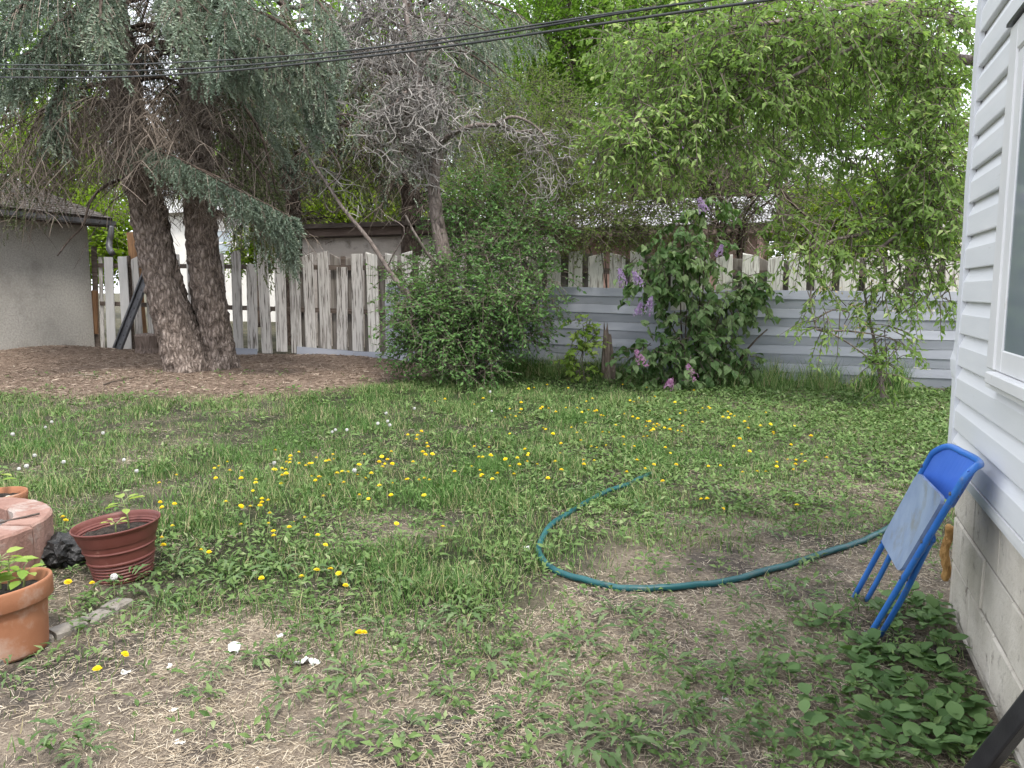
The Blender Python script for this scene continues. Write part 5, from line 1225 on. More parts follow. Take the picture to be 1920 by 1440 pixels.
# ================================================================== THINGS IN THE YARD
# ---- blue folding chair leaning at the house corner
Bn = WG(1627, 1197); Tn = WX(1812, 890, WALL_X - .125); wv = np.array([-.03, .43, 0.0])
tv = Tn - Bn; nv = nrm(np.cross(wv, tv)); nv = nv if nv[0] < 0 else -nv
chair = empty('folding_chair', Bn, 'folded blue metal chair leaning against the white house corner', 'chair')
def cp_(s, t, n_=0.0): return Bn + wv * s + tv * t + nv * n_
def bow(s): return -.075 * (1 - (2 * s - 1) ** 2)
fr_pts = [cp_(0, .01), cp_(0, .3), cp_(0, .6), cp_(0, .92), cp_(.02, .99, -.004)] + [cp_(s, 1.035, bow(s)) for s in (.1, .25, .4, .5, .6, .75, .9)] + [cp_(.98, .99, -.004), cp_(1, .92), cp_(1, .6), cp_(1, .3), cp_(1, .04), cp_(.99, .0), cp_(.9, -.012), cp_(.5, -.012), cp_(.1, -.012)]
V, F = tubes(spline(fr_pts, 130), np.full(130, .012), 12, True); part('back_frame', V, F, MAT['blue_metal'], chair, smooth=True)
g_ = -.045
leg_pts = [cp_(.07, .03, g_), cp_(.07, .3, g_ + .004), cp_(.075, .6, g_ + .02), cp_(.1, .66, g_ + .02), cp_(.5, .67, g_ + .02), cp_(.9, .66, g_ + .02), cp_(.925, .6, g_ + .02), cp_(.93, .3, g_ + .004), cp_(.93, .03, g_)]
V, F = tubes(spline(leg_pts, 90), np.full(90, .0112), 12, True); part('leg_frame', V, F, MAT['blue_metal'], chair, smooth=True)
for s in (.0, 1.0):
    V, F = tubes(np.array([cp_(s + (.05 if s == 0 else -.05), .42, .0), cp_(s + (.05 if s == 0 else -.05), .64, -.02)]), np.full(2, .007), 8, True); part('hinge_bar', V, F, MAT['blue_metal'], chair, smooth=True)
def panel(name, s0, s1, t0, t1, n_of, th, mat, round_=.12, curve=None, bowed=False, lowcurve=0.0, dish=0.0):
    ns, nt2 = 22, 16; S_, T_ = np.meshgrid(np.linspace(0, 1, ns), np.linspace(0, 1, nt2))
    # pull the corners in so the outline is rounded
    u = S_ * 2 - 1; v = T_ * 2 - 1
    k = np.where((np.abs(u) > 1 - round_) & (np.abs(v) > 1 - round_), 1, 0)
    e = round_; du = np.clip((np.abs(u) - (1 - e)) / e, 0, 1); dv = np.clip((np.abs(v) - (1 - e)) / e, 0, 1); m_ = np.sqrt(np.maximum(du ** 2 + dv ** 2, 1e-9)); kk = np.where(m_ > 1e-6, np.maximum(du, dv) / m_, 1)
    u = np.where((du > 0) & (dv > 0), np.sign(u) * (1 - e + e * du * kk), u); v = np.where((du > 0) & (dv > 0), np.sign(v) * (1 - e + e * dv * kk), v)
    s = s0 + (s1 - s0) * (u + 1) / 2; t = t0 + (t1 - t0) * (v + 1) / 2
    t = t - lowcurve * (1 - u * u) * (1 - (v + 1) / 2)
    nn = n_of + (bow(s) if bowed else 0) - dish * (1 - u * u) * (1 - v * v)
    top = Bn + s[..., None] * wv + t[..., None] * tv + nn[..., None] * nv; bot = top - nv * th
    V = np.concatenate([top.reshape(-1, 3), bot.reshape(-1, 3)]); n = ns * nt2; id_ = np.arange(n).reshape(nt2, ns)
    q_ = np.stack([id_[:-1, :-1], id_[:-1, 1:], id_[1:, 1:], id_[1:, :-1]], -1).reshape(-1, 4)
    bd = np.concatenate([id_[0, :], id_[1:, -1], id_[-1, -2::-1], id_[-2:0:-1, 0]]); sd = np.stack([bd, np.roll(bd, -1), np.roll(bd, -1) + n, bd + n], -1)
    part(name, V, [q_, q_[:, ::-1] + n, sd], mat, chair, smooth=False)
for s in (.0, 1.0):
    for t_ in (.42, .64, .9):
        V, F = tubes(np.array([cp_(s, t_, -.014), cp_(s, t_, .016)]), np.full(2, .0065), 8, True); part('rivet', V, F, MAT['gutter'], chair)
panel('backrest', .02, .98, .84, 1.028, .006, .006, MAT['blue_plastic'], .16, bowed=True, lowcurve=.035)
panel('seat', .02, .95, .44, .87, .022, .012, MAT['seat_grey'], .2, dish=.012)

# ---- garden hose
hp = []
for (x_, y_) in [(1222, 888), (1190, 902), (1140, 920), (1090, 947), (1045, 975), (1020, 1003), (1010, 1030), (1022, 1055), (1060, 1077), (1120, 1094), (1200, 1103), (1290, 1099), (1380, 1085), (1450, 1067), (1510, 1048), (1570, 1030), (1620, 1012), (1675, 985), (1740, 950)]:
    p = WG(x_, y_, .016); hp.append(p)
hp = spline(hp, 160); hp[:, 2] = gz(hp[:, 0], hp[:, 1]) + .016 + .004 * np.sin(np.arange(160) * .35) + .0012 * np.sin(np.arange(160) * 1.1)
V, F = tubes(hp, np.full(160, .0165), 12, True)
tag(part('garden_hose', V, F, MAT['hose'], None, smooth=True, origin=hp[0]), 'dark green garden hose curving through the grass', 'hose')

# ---- pots
def tilt_place(V, base, tx=0, ty=0):
    M = np.array((Matrix.Rotation(tx, 3, 'X') @ Matrix.Rotation(ty, 3, 'Y')).to_3x3()); return V @ M.T + base
def pot(label, base, prof, mat, soil_r, soil_z, tx, ty, seg=64):
    t = empty('plant_pot', base, label, 'pot')
    V, F = lathe(prof, seg); part('pot_body', tilt_place(V, base, tx, ty), F, mat, t, smooth=True)
    n = 20; th = np.arange(40) * 2 * np.pi / 40; rr = np.linspace(0.001, 1, n) * soil_r
    Rr, Th = np.meshgrid(rr, th, indexing='ij'); X_ = Rr * np.cos(Th); Y_ = Rr * np.sin(Th); Z_ = soil_z + (fbm(X_ * 30 + 4, Y_ * 30) - .5) * .03 - (Rr / soil_r) ** 4 * .008
    idx = np.arange(n * 40).reshape(n, 40); F = [np.stack([idx[:-1], np.roll(idx[:-1], -1, 1), np.roll(idx[1:], -1, 1), idx[1:]], -1).reshape(-1, 4)]
    part('soil', tilt_place(np.stack([X_, Y_, Z_], -1).reshape(-1, 3), base, tx, ty), F, MAT['soil'], t, smooth=True)
    KEEP.append((base[0], base[1], prof[1][0] + .02)); return t
# plastic pot with ridges, leaning a little
pb_ = WG(234, 1080); s_ = float(np.dot(pb_, FH)) / FPX; Hh = 104 * s_ / .95; r0, r1 = 51 * s_, 79 * s_
prof = [(0, .004), (r0 * .97, 0), (r0, .006)]
for z in np.linspace(.03, .93, 90):
    r = r0 + (r1 * .93 - r0) * z ** 1.15
    if z < .36: r += .0035 * math.sin(z * 2 * math.pi / .058)
    if .36 <= z < .40: r += .006
    if .57 < z < .60: r += .005
    if .72 < z < .88: r += .0025 * math.sin((z - .72) * 2 * math.pi / .045)
    if z > .84: r += (z - .84) * .12
    prof.append((r, z * Hh))
prof += [(r1 * .985, Hh * .955), (r1 * 1.0, Hh * .97), (r1 * 1.005, Hh * .985), (r1 * .995, Hh), (r1 * .97, Hh * .99), (r1 * .95, Hh * .94), (r1 * .9, Hh * .8), (r1 * .86, Hh * .72)]
potA = pot('reddish brown ridged plastic pot leaning beside the fire ring', pb_, prof, MAT['plastic_pot'], r1 * .885, Hh * .82, R(3), R(-4))
# terracotta pot, front left
pc_ = WG(22, 1222); s_ = float(np.dot(pc_, FH)) / FPX; r1 = 92 * s_; Hh = 140 * s_; r0 = r1 * .70
prof = [(0, .004), (r0 * .98, 0), (r0, .008)] + [(r0 + (r1 * .9 - r0) * z, z * Hh) for z in np.linspace(.04, .70, 16)] + [(r1 * .9, Hh * .712), (r1 * .945, Hh * .72), (r1 * .96, Hh * .735), (r1 * .99, Hh * .96), (r1 * .985, Hh * .985), (r1 * .965, Hh), (r1 * .93, Hh * .995), (r1 * .905, Hh * .97), (r1 * .88, Hh * .8), (r1 * .86, Hh * .7)]
potB = pot('terracotta pot with a young basil plant at the bottom left', pc_, prof, MAT['terracotta'], r1 * .885, Hh * .86, R(2), R(-6))
topB = pc_ + UP * Hh * .86; rB = r1
# terracotta pot behind the ring
pd_ = WG(2, 1000); s_ = float(np.dot(pd_, FH)) / FPX; r1 = 53 * s_; Hh = 80 * s_; r0 = r1 * .72
prof = [(0, .004), (r0 * .98, 0), (r0, .008)] + [(r0 + (r1 * .9 - r0) * z, z * Hh) for z in np.linspace(.04, .66, 10)] + [(r1 * .9, Hh * .668), (r1 * .95, Hh * .68), (r1 * .99, Hh * .96), (r1 * .965, Hh), (r1 * .93, Hh * .99), (r1 * .88, Hh * .8), (r1 * .86, Hh * .7)]
potC = pot('small terracotta pot behind the fire ring at the left edge', pd_, prof, MAT['terracotta'], r1 * .885, Hh * .88, R(1), R(-2))
topC = pd_ + UP * Hh * .88
# ---- plants in the pots
OVAL = (np.array([[0, 0, 0], [-.16, .16, .03], [-.27, .42, .06], [-.22, .72, .03], [0, 1, -.1], [.22, .72, .03], [.27, .42, .06], [.16, .16, .03], [0, .45, -.03]]), [np.array([[8, i + 1, i] for i in range(7)] + [[8, 0, 7]])])
def pot_plant(name, label, base, stem_top, leaves, mat, proto=OVAL, smooth=True):
    """leaves: list of (height fraction, azimuth, length, droop)"""
    t = empty(name, base, label, 'plant'); b, tp = np.asarray(base), np.asarray(stem_top)
    P = spline([b - UP * .02, (b + tp) / 2 + rvec(1)[0] * .006, tp], 10); V, F = tubes(P, np.linspace(.005, .003, 10), 6, True); part('stem', V, F, MAT['stalk'], t, smooth=True)
    for (h, az, L_, dr) in leaves:
        p = b + (tp - b) * h; D = np.array([math.cos(az), math.sin(az), .35 - dr]); pet = p + nrm(D + UP * .4) * .03
        V, F = tubes(np.array([p, pet]), np.array([.002, .002]), 4); part('petiole', V, F, MAT['stalk'], t)
        V, F = scatter(proto, pet[None], frames(D[None], np.array([[0, 0, 1.]]) + rng.normal(size=(1, 3)) * .15), np.array([L_])); part('leaf', V, F, mat, t, rnd=np.full(len(V), rng.random()), smooth=smooth)
LV = []
for k in range(26):
    LV.append((rng.uniform(.35, 1.0), rng.uniform(0, 6.28), rng.uniform(.05, .085), rng.uniform(.0, .5)))
for k, (ox, oz) in enumerate([(-.04, .12), (-.08, .14), (.01, .09)]):
    bb = topB + RT * (ox + .025) + FH * rng.normal() * .03
    pot_plant('basil_plant', ['bushy bright green basil shoot in the front terracotta pot', 'tallest basil shoot in the front terracotta pot at the frame edge', 'small basil shoot nearest the rim of the front terracotta pot'][k], bb, bb + UP * oz + RT * .01, LV[k * 8:k * 8 + 10], MAT['seedling'])
sA = pb_ + UP * .235 + FH * .03
pot_plant('seedling', 'leggy pale green seedling in the ridged plastic pot', sA + RT * .02, sA + UP * .135 + RT * .0, [(1, 2.6, .085, .3), (.95, .3, .09, .05), (.8, 3.6, .07, .5), (.7, 5.6, .07, .4), (1, 1.4, .06, .2), (.9, 4.6, .06, .3)], MAT['seedling'])
pot_plant('seedling', 'tiny yellow seedling low in the ridged plastic pot', sA - FH * .05 - RT * .02 - UP * .01, sA - FH * .05 - RT * .02 + UP * .035, [(1, a_, .042, .2) for a_ in (.2, 1.5, 2.9, 4.2, 5.3)], MAT['yellow_leaf'])
pot_plant('seedling', 'yellow green seedling in the small terracotta pot', topC, topC + UP * .13, [(h, a_, .075, .35) for h, a_ in ((1, .2), (1, 2.2), (.9, 4.0), (.8, 5.6), (.7, 1.2), (.6, 3.2))], MAT['seedling'])
for k in range(2):
    p_ = topC + RT * (.02 + .06 * k) - FH * (.06 - .03 * k)
    bm = bmesh.new(); bmesh.ops.create_icosphere(bm, subdivisions=2, radius=.022)
    for v in bm.verts: v.co *= 1 + .25 * mnoise.noise(v.co * 40 + Vector((k, 0, 0)))
    V, F = from_bm(bm); V[:, 2] *= .6
    o = part('pebble', V + p_ + UP * .01, F, MAT['pebble'], None, smooth=True, origin=p_); tag(o, ['pale pebble on the soil of the small terracotta pot', 'pale pebble closest to the rim of the small terracotta pot'][k], 'pebble')

# ---- block fire ring
fc = WG(-112, 1072); ringH = .25; Ro, Ri = .50, .325
ring = empty('fire_ring', fc, 'ring of reddish concrete blocks around ash at the left edge', 'fire pit')
nb = 6
for k in range(nb):
    a0, a1 = 2 * math.pi * k / nb + .3 + .006, 2 * math.pi * (k + 1) / nb + .3 - .006
    na = 12; bm = bmesh.new(); th = np.linspace(a0, a1, na); V = []
    dzk = rng.normal() * .004
    for t_ in th:
        for (r, z) in [(Ri, 0), (Ro, 0), (Ro, ringH - .012), (Ro - .012, ringH), (Ri + .012, ringH), (Ri, ringH - .012)]:
            rj = r + rng.normal() * .0015; V.append((fc[0] + rj * math.cos(t_), fc[1] + rj * math.sin(t_), fc[2] - .03 + z + dzk + rng.normal() * .001 + (.03 if z else 0)))
    idx = np.arange(na * 6).reshape(na, 6); F = [np.stack([idx[:-1], idx[1:], np.roll(idx[1:], -1, 1), np.roll(idx[:-1], -1, 1)], -1).reshape(-1, 4), np.array([idx[0], idx[-1][::-1]])]
    part('block', np.array(V), F, MAT['brick_red'], ring)
n = 16; th = np.arange(40) * 2 * np.pi / 40; rr = np.linspace(.001, Ri + .01, n); Rr, Th = np.meshgrid(rr, th, indexing='ij'); X_ = Rr * np.cos(Th); Y_ = Rr * np.sin(Th)
Z_ = .13 + .05 * (Rr / Ri) ** 2 + (fbm(X_ * 14, Y_ * 14) - .5) * .06
idx = np.arange(n * 40).reshape(n, 40); part('ash_bed', np.stack([fc[0] + X_, fc[1] + Y_, fc[2] + Z_], -1).reshape(-1, 3), [np.stack([idx[:-1], np.roll(idx[:-1], -1, 1), np.roll(idx[1:], -1, 1), idx[1:]], -1).reshape(-1, 4)], MAT['ash'], ring, smooth=True)
KEEP.append((fc[0], fc[1], Ro + .02))
A_ = fc + RT * .05 - FH * .12 + UP * .2; B_ = W(75, 972, float(np.dot(fc, FH)) + .12)
B_[2] = max(B_[2], fc[2] + ringH + .015)
V, F = tubes(spline([A_ - (B_ - A_) * .4, A_, (A_ + B_) / 2 + UP * .004, B_], 12), np.full(12, .0055), 8, True)
tag(part('fire_poker', V, F, MAT['dark_wood'], None, smooth=True, origin=A_), 'thin dark stick resting across the fire ring edge', 'stick')
# ---- crumpled black bag behind the pot
bb = WG(125, 1056); bm = bmesh.new(); bmesh.ops.create_icosphere(bm, subdivisions=4, radius=1)
for v in bm.verts:
    c = v.co.copy(); f = 1 + .35 * mnoise.fractal(c * 2.2, 1, 2, 4) + .12 * abs(mnoise.noise(c * 6))
    v.co = Vector((bb[0] + c.x * .13 * f, bb[1] + c.y * .11 * f, bb[2] + max(-.01, .07 + c.z * .085 * f)))
tag(part('plastic_bag', *from_bm(bm), MAT['black_bag'], None, smooth=False, origin=bb), 'crumpled black plastic between the fire ring and the ridged pot', 'bag')
KEEP.append((bb[0], bb[1], .12))
# ---- sunken concrete edging
ed = np.array([WG(x_, y_) for x_, y_ in [(235, 1132), (205, 1150), (170, 1168), (120, 1188), (60, 1210), (10, 1236), (-40, 1262), (-100, 1300)]]); E = spline(ed, 50)
Tn_ = nrm(np.gradient(E, axis=0)); Nn = nrm(np.cross(Tn_, UP)); hw = .045
edge = empty('garden_edging', E[0], 'curved grey concrete edging half buried beside the pots', 'edging')
for k in range(6):
    i0, i1 = int(k * 49 / 6), int((k + 1) * 49 / 6); seg = E[i0:i1 + 1].copy(); n_ = Nn[i0:i1 + 1]; tt = Tn_[i0:i1 + 1]
    seg[0] += tt[0] * .006; seg[-1] -= tt[-1] * .006; m_ = len(seg); zt_ = gz(seg[:, 0], seg[:, 1])
    V = []
    for j in range(m_):
        for (o_, z) in [(-hw, -.05), (-hw, .022), (-hw + .008, .03), (hw - .008, .03), (hw, .022), (hw, -.05)]:
            p = seg[j] + n_[j] * (o_ + rng.normal() * .0015); V.append((p[0], p[1], zt_[j] + z + rng.normal() * .001 - .004 * (k % 2)))
    idx = np.arange(m_ * 6).reshape(m_, 6); F = [np.stack([idx[:-1], idx[1:], np.roll(idx[1:], -1, 1), np.roll(idx[:-1], -1, 1)], -1).reshape(-1, 4), np.array([idx[0], idx[-1][::-1]])]
    part('edging_block', np.array(V), F, MAT['paver'], edge)
# ---- white scraps
def scrap(px, py, size, kind, label):
    p = WG(px, py); bm = bmesh.new()
    if kind == 'cup':
        V, F = lathe([(size * .9, 0), (size * .75, size * 1.2), (size * .6, size * 1.9), (size * .58, size * 1.9), (size * .73, size * 1.2), (size * .86, 0)], 20)
        k = V[:, 0] * .0; V[:, 1] *= .72; V += rng.normal(size=V.shape) * size * .02
        M = np.array((Matrix.Rotation(R(35), 3, 'Z') @ Matrix.Rotation(R(98), 3, 'X')).to_3x3()); V = V @ M.T
    else:
        n = 7; U, Vv = np.meshgrid(np.linspace(-1, 1, n), np.linspace(-1, 1, n)); Z = (fbm(U * 1.6 + px, Vv * 1.6 + py) - .4) * size * 1.4 + size * .25 * U ** 2
        w_ = size * (1 if kind == 'flat' else .5); top = np.stack([U * size, Vv * w_, np.abs(Z) + size * .08], -1).reshape(-1, 3) + rng.normal(size=(n * n, 3)) * size * .04
        V = np.concatenate([top, top - UP * size * .16]); id_ = np.arange(n * n).reshape(n, n); q_ = np.stack([id_[:-1, :-1], id_[:-1, 1:], id_[1:, 1:], id_[1:, :-1]], -1).reshape(-1, 4)
        bd = np.concatenate([id_[0, :], id_[1:, -1], id_[-1, -2::-1], id_[-2:0:-1, 0]]); F = [q_, q_[:, ::-1] + n * n, np.stack([bd, np.roll(bd, -1), np.roll(bd, -1) + n * n, bd + n * n], -1)]
        M = np.array((Matrix.Rotation(rng.uniform(0, 6), 3, 'Z') @ Matrix.Rotation(rng.normal() * .2, 3, 'X')).to_3x3()); V = V @ M.T
    V = V - np.array([0, 0, V[:, 2].min() + .003]) + p
    tag(part('white_scrap', V, F, MAT['scrap'], None, origin=p), label, 'scrap')
scrap(440, 1218, .027, 'cup', 'white rolled cup fragment on the bare ground')
scrap(566, 1246, .024, 'flat', 'left piece of the white scrap pair in the grass')
scrap(590, 1244, .028, 'strip', 'right piece of the white scrap pair in the grass')
scrap(237, 1262, .016, 'strip', 'small upright white chip near the yellow dandelion at lower left')
scrap(318, 1250, .013, 'strip', 'tiny white chip left of the rolled cup fragment')
scrap(326, 1332, .013, 'flat', 'small white chip on the bare dirt at lower left')
scrap(336, 1395, .017, 'strip', 'thin white sliver near the bottom left')
scrap(987, 1031, .017, 'flat', 'white chip beside the left bend of the hose')
scrap(528, 1192, .02, 'strip', 'pale curled leaf scrap right of the rolled cup')
scrap(1360, 1312, .011, 'flat', 'white chip in the weeds at lower right')
# ---- black square tube leaning by the foundation, bottom right
A_ = WG(1800, 1490); A_[2] += .0; B_ = WX(1990, 1250, WALL_X - .03)
Lr = np.linalg.norm(B_ - A_); tb = empty('black_tube', A_, 'black square tube leaning on the foundation at the bottom right corner', 'tube')
zr = nrm(B_ - A_); xr_ = nrm(np.cross(zr, UP)); yr_ = np.cross(zr, xr_); Mx = np.stack([xr_, yr_, zr])
V, F = bbox_bev(-.024, .024, -.024, .024, .03, Lr, .006, 2); part('tube', A_ + V @ Mx, F, MAT['black'], tb)
V, F = bbox_bev(-.028, .028, -.028, .028, -.005, .04, .006, 2); part('end_cap', A_ + V @ Mx, F, MAT['black'], tb)
# ---- overhead wires
def wire(pts, r, label):
    P = []
    for (x_, y_) in pts:
        k = (x_ + 300) / 2100.0; d = 1 / ((1 - k) / 11.6 + k / 3.4); P.append(W(x_, y_, d))
    P = spline(P, 90); V, F = tubes(P, np.full(90, r), 6, True); tag(part('overhead_wire', V, F, MAT['wire'], None, smooth=True, origin=P[0]), label, 'wire')
wire([(-300, 126), (0, 122), (180, 122), (380, 115), (640, 96), (900, 62), (1140, 26), (1330, 0), (1600, -42), (1750, -68)], .006, 'uppermost thin black wire crossing above the spruce')
wire([(-300, 128), (0, 129), (200, 133), (420, 125), (680, 100), (930, 64), (1150, 27), (1335, -2), (1600, -44), (1750, -70)], .0065, 'middle black wire twisted along the uppermost one')
wire([(-300, 144), (0, 145), (200, 145), (400, 135), (600, 116), (830, 88), (1050, 56), (1240, 28), (1440, 0), (1600, -24), (1750, -48)], .0075, 'lowest and thickest black overhead wire')
# ---- dark stump and fallen sticks at the foot of the fence, left
b = WY(278, 668, FENCE_Y - .5); b[2] = gz(b[0], b[1]); V, F = lathe([(.0, .36), (.1, .37), (.2, .36), (.235, .33), (.22, .1), (.25, 0), (.27, -.05)], 18)
V = V * (1 + .18 * (fbm(V[:, 0] * 9 + 3, V[:, 1] * 9 + V[:, 2] * 4) - .5))[:, None]
tag(part('dark_stump', V + b, F, MAT['stump'], None, origin=b), 'squat dark stump between the black rail and the spruce trunk', 'stump')
for (pts, r, lab) in [([(130, 705), (160, 703), (195, 706)], .012, 'short dead stick on the mulch below the garage'), ([(195, 722), (225, 714), (252, 707)], .014, 'bent dead stick on the mulch before the spruce')]:
    P = np.array([WG(x_, y_, .015) for x_, y_ in pts]); P = wobble(P, 12, .01); V, F = tubes(P, np.linspace(r, r * .5, 12), 6, True); tag(part('fallen_stick', V, F, MAT['dead_twig'], None, smooth=True, origin=P[0]), lab, 'stick')
print('things', round(time.time() - T0, 1))

MARKS = {'rolled white cup fragment': (440, 1210), 'pair of white scraps': (578, 1240), 'front bend of the hose': (1200, 1100), 'left bend of the hose': (1012, 1025), 'feet of the blue chair': (1630, 1180), 'black square tube': (1850, 1430),
         'ridged plastic pot': (214, 1040), 'front terracotta pot': (30, 1180), 'far end of the hose': (1222, 890), 'white chip by the hose': (987, 1028), 'lilac bush': (1300, 730), 'jagged stump': (1141, 715), 'dense green shrub': (870, 715), 'spruce trunks': (380, 700), 'house corner': (1765, 880), 'hanging maple branch': (1650, 740), 'bare tan patch in the lawn': (705, 1030), 'cluster of dandelion clocks': (722, 788)}
def nth(i): return 'nearest' if i == 0 else f"{i + 1}{'th' if 10 <= (i + 1) % 100 <= 13 else {1: 'st', 2: 'nd', 3: 'rd'}.get((i + 1) % 10, 'th')} nearest"
def single_out(items, what, names=None):
    """items: (object, px, py): label each by the landmark it lies next to and its order outwards"""
    bk = {}
    for o, x_, y_ in items:
        best = min(((math.hypot((x_ - mx_) / 1.0, (y_ - my_) * 1.6), k) for k, (mx_, my_) in MARKS.items() if names is None or k in names))
        mx_, my_ = MARKS[best[1]]; dx, dy = x_ - mx_, (y_ - my_) * 1.6
        rel = ('right of' if dx > 0 else 'left of') if abs(dx) > abs(dy) else ('in front of' if dy > 0 else 'behind')
        bk.setdefault((best[1], rel), []).append((best[0], o))
    for (mk, rel), l in bk.items():
        l.sort(key=lambda a: a[0])
        for i, (d_, o) in enumerate(l):
            o['label'] = f'{what} {rel} the {mk}' + ('' if len(l) == 1 else f', {nth(i)}')

# ================================================================== GROUND COVER
# broad leaved plants along the foundation: every leaf its own piece
PLV = []
for j, (t_, wv_) in enumerate([(0, 0), (.1, .1), (.3, .3), (.5, .36), (.7, .32), (.88, .17), (1, 0)]): PLV.append((t_, wv_))
def plantain_mesh(seed):
    V = []; F = []
    for (t_, w_) in PLV:
        z = .10 * math.sin(t_ * 2.6) - .06 * t_ * t_
        V += [(-w_, t_, z + .10 * w_ + .02 * math.sin(seed + t_ * 7)), (0, t_, z - .01), (w_, t_, z + .10 * w_ + .02 * math.cos(seed * 2 + t_ * 6))]
    for i in range(len(PLV) - 1):
        F += [[i * 3, i * 3 + 1, i * 3 + 4, i * 3 + 3], [i * 3 + 1, i * 3 + 2, i * 3 + 5, i * 3 + 4]]
    return mesh('leaf', np.array(V), [np.array(F)], MAT['plantain'], smooth=True)
PLM = [plantain_mesh(s) for s in range(3)]
stalkm = mesh('stalk', *tubes(np.array([[[0, 0, 0], [0, .5, .08], [0, 1, 0]]]), np.full((1, 3), .02), 4), MAT['stalk'])
KOFF = {}
def leafy_plant(name, p, nleaf, llen, label, cat, group, protos, up=(.15, .7), r0=.0):
    t = empty(name, p, label, cat, group); az0 = rng.uniform(0, 6.28)
    for k in range(nleaf):
        az = az0 + k * 2.4 + rng.normal() * .2; el = rng.uniform(*up); L_ = llen * rng.uniform(.7, 1.2)
        st = rng.uniform(.3, 1.0) * llen
        o = put('leaf', protos[int(rng.integers(len(protos)))], t)
        dx, dy = math.cos(az), math.sin(az)
        o.location = (dx * (r0 + st * math.cos(el + .4)), dy * (r0 + st * math.cos(el + .4)), st * math.sin(el + .4) + .01)
        o.rotation_euler = Matrix(frames(np.array([[dx, dy, math.sin(el - .35)]]), np.array([[rng.normal() * .2, rng.normal() * .2, 1]]))[0].tolist()).to_euler()
        o.scale = (L_, L_, L_)
    return t
def inwall(p): return p[0] < WALL_X - .06 or p[1] > CORNER_Y + .05
bl_items = []; ro_items = []; da_items = []; se_items = []
zones = [('broad leaved green plant crowded against the house foundation', 'plants along the foundation', [(1560, 1180), (1610, 1210), (1660, 1160), (1700, 1130), (1740, 1190), (1690, 1200), (1640, 1240), (1590, 1250), (1720, 1240), (1770, 1230), (1760, 1290), (1700, 1290), (1650, 1300), (1600, 1310), (1730, 1340), (1790, 1300), (1810, 1350), (1770, 1370), (1700, 1370), (1650, 1360), (1800, 1400), (1750, 1420), (1840, 1390), (1690, 1420), (1745, 1145), (1620, 1270), (1670, 1250), (1780, 1180), (1820, 1440), (1720, 1160), (1775, 1340), (1745, 1260), (1680, 1330)], 14, .06),
         ('low broad leaved plant on the dirt left of the foundation plants', 'sparse plants beside the foundation', [(1520, 1190), (1540, 1260), (1510, 1330), (1545, 1380), (1560, 1420), (1500, 1430), (1600, 1390), (1600, 1440), (1470, 1270), (1530, 1225), (1440, 1400), (1650, 1440), (1575, 1345), (1500, 1380)], 6, .055)]
for lab, grp, pts, nl, ll in zones:
    for (x_, y_) in pts:
        p = WG(x_ + rng.normal() * 6, y_ + rng.normal() * 5)
        if not inwall(p): p[0] = WALL_X - .07
        bl_items.append((leafy_plant('broadleaf_plant', p, nl, ll * rng.uniform(.85, 1.15), lab, 'plant', grp, PLM, (.25, .95)), x_, y_))
single_out(bl_items, 'broad leaved green plant', ('feet of the blue chair', 'black square tube'))
# dandelion rosettes in the bare foreground: toothed leaves
def tooth_mesh(seed):
    r_ = np.random.default_rng(seed); n = 9; V = []; F = []
    for i in range(n):
        t_ = i / (n - 1); w_ = (.02 + .085 * math.sin(min(1, t_ * 1.05) ** 1.3 * math.pi)) * (1.3 if i % 2 else .55) * r_.uniform(.85, 1.15); w_ = .004 if i == n - 1 else w_
        z = .22 * math.sin(t_ * 2.2) - .24 * t_ * t_; V += [(-w_, t_, z + .3 * w_), (0, t_, z), (w_, t_, z + .3 * w_)]
    for i in range(n - 1): F += [[i * 3, i * 3 + 1, i * 3 + 4, i * 3 + 3], [i * 3 + 1, i * 3 + 2, i * 3 + 5, i * 3 + 4]]
    return mesh('leaf', np.array(V), [np.array(F)], MAT['rosette'], smooth=True)
TOM = [tooth_mesh(s) for s in range(4)]
ros = [(920, 1250, .12), (1090, 1225, .15), (660, 1282, .12), (545, 1315, .10), (975, 1365, .13), (1085, 1305, .12), (1090, 1415, .14), (1165, 1400, .14), (1280, 1345, .11), (1360, 1262, .09), (1395, 1140, .11), (1500, 1140, .14), (1230, 1150, .12), (1160, 1160, .12), (1200, 1190, .1), (790, 1200, .12), (720, 1190, .1), (600, 1185, .1), (400, 1270, .08), (375, 1310, .07), (480, 1240, .09), (870, 1165, .13), (300, 1150, .12), (180, 1185, .1),
       (240, 1110, .13), (330, 1075, .14), (420, 1100, .13), (520, 1075, .13), (640, 1090, .12), (750, 1110, .13), (860, 1100, .13), (1420, 1270, .1), (1330, 1400, .12), (1400, 1360, .1), (1020, 1280, .1), (1440, 1200, .1), (760, 1380, .1), (850, 1310, .09), (620, 1400, .09), (120, 1390, .1), (20, 1275, .1), (160, 1425, .09), (1260, 1260, .1), (1500, 1055, .12), (1100, 930, .12), (1200, 960, .12), (1300, 990, .12), (1430, 1010, .12), (1350, 940, .12), (1480, 930, .12)]
RL = ['toothed weed rosette on the bare foreground dirt', 'toothed weed rosette at the edge of the green lawn', 'toothed weed rosette inside the curve of the hose']
for (x_, y_, L_) in ros:
    p = WG(x_, y_); lab = RL[2] if y_ < 1060 and x_ > 1000 else (RL[1] if y_ < 1130 else RL[0])
    o = leafy_plant('weed_rosette', p, int(rng.integers(15, 21)), L_ * .68, lab, 'weed', {RL[0]: 'weed rosettes on the foreground dirt', RL[1]: 'weed rosettes at the lawn edge', RL[2]: 'weed rosettes around the hose'}[lab], TOM, (.05, .6)); ro_items.append((o, x_, y_))
single_out(ro_items, 'toothed weed rosette')
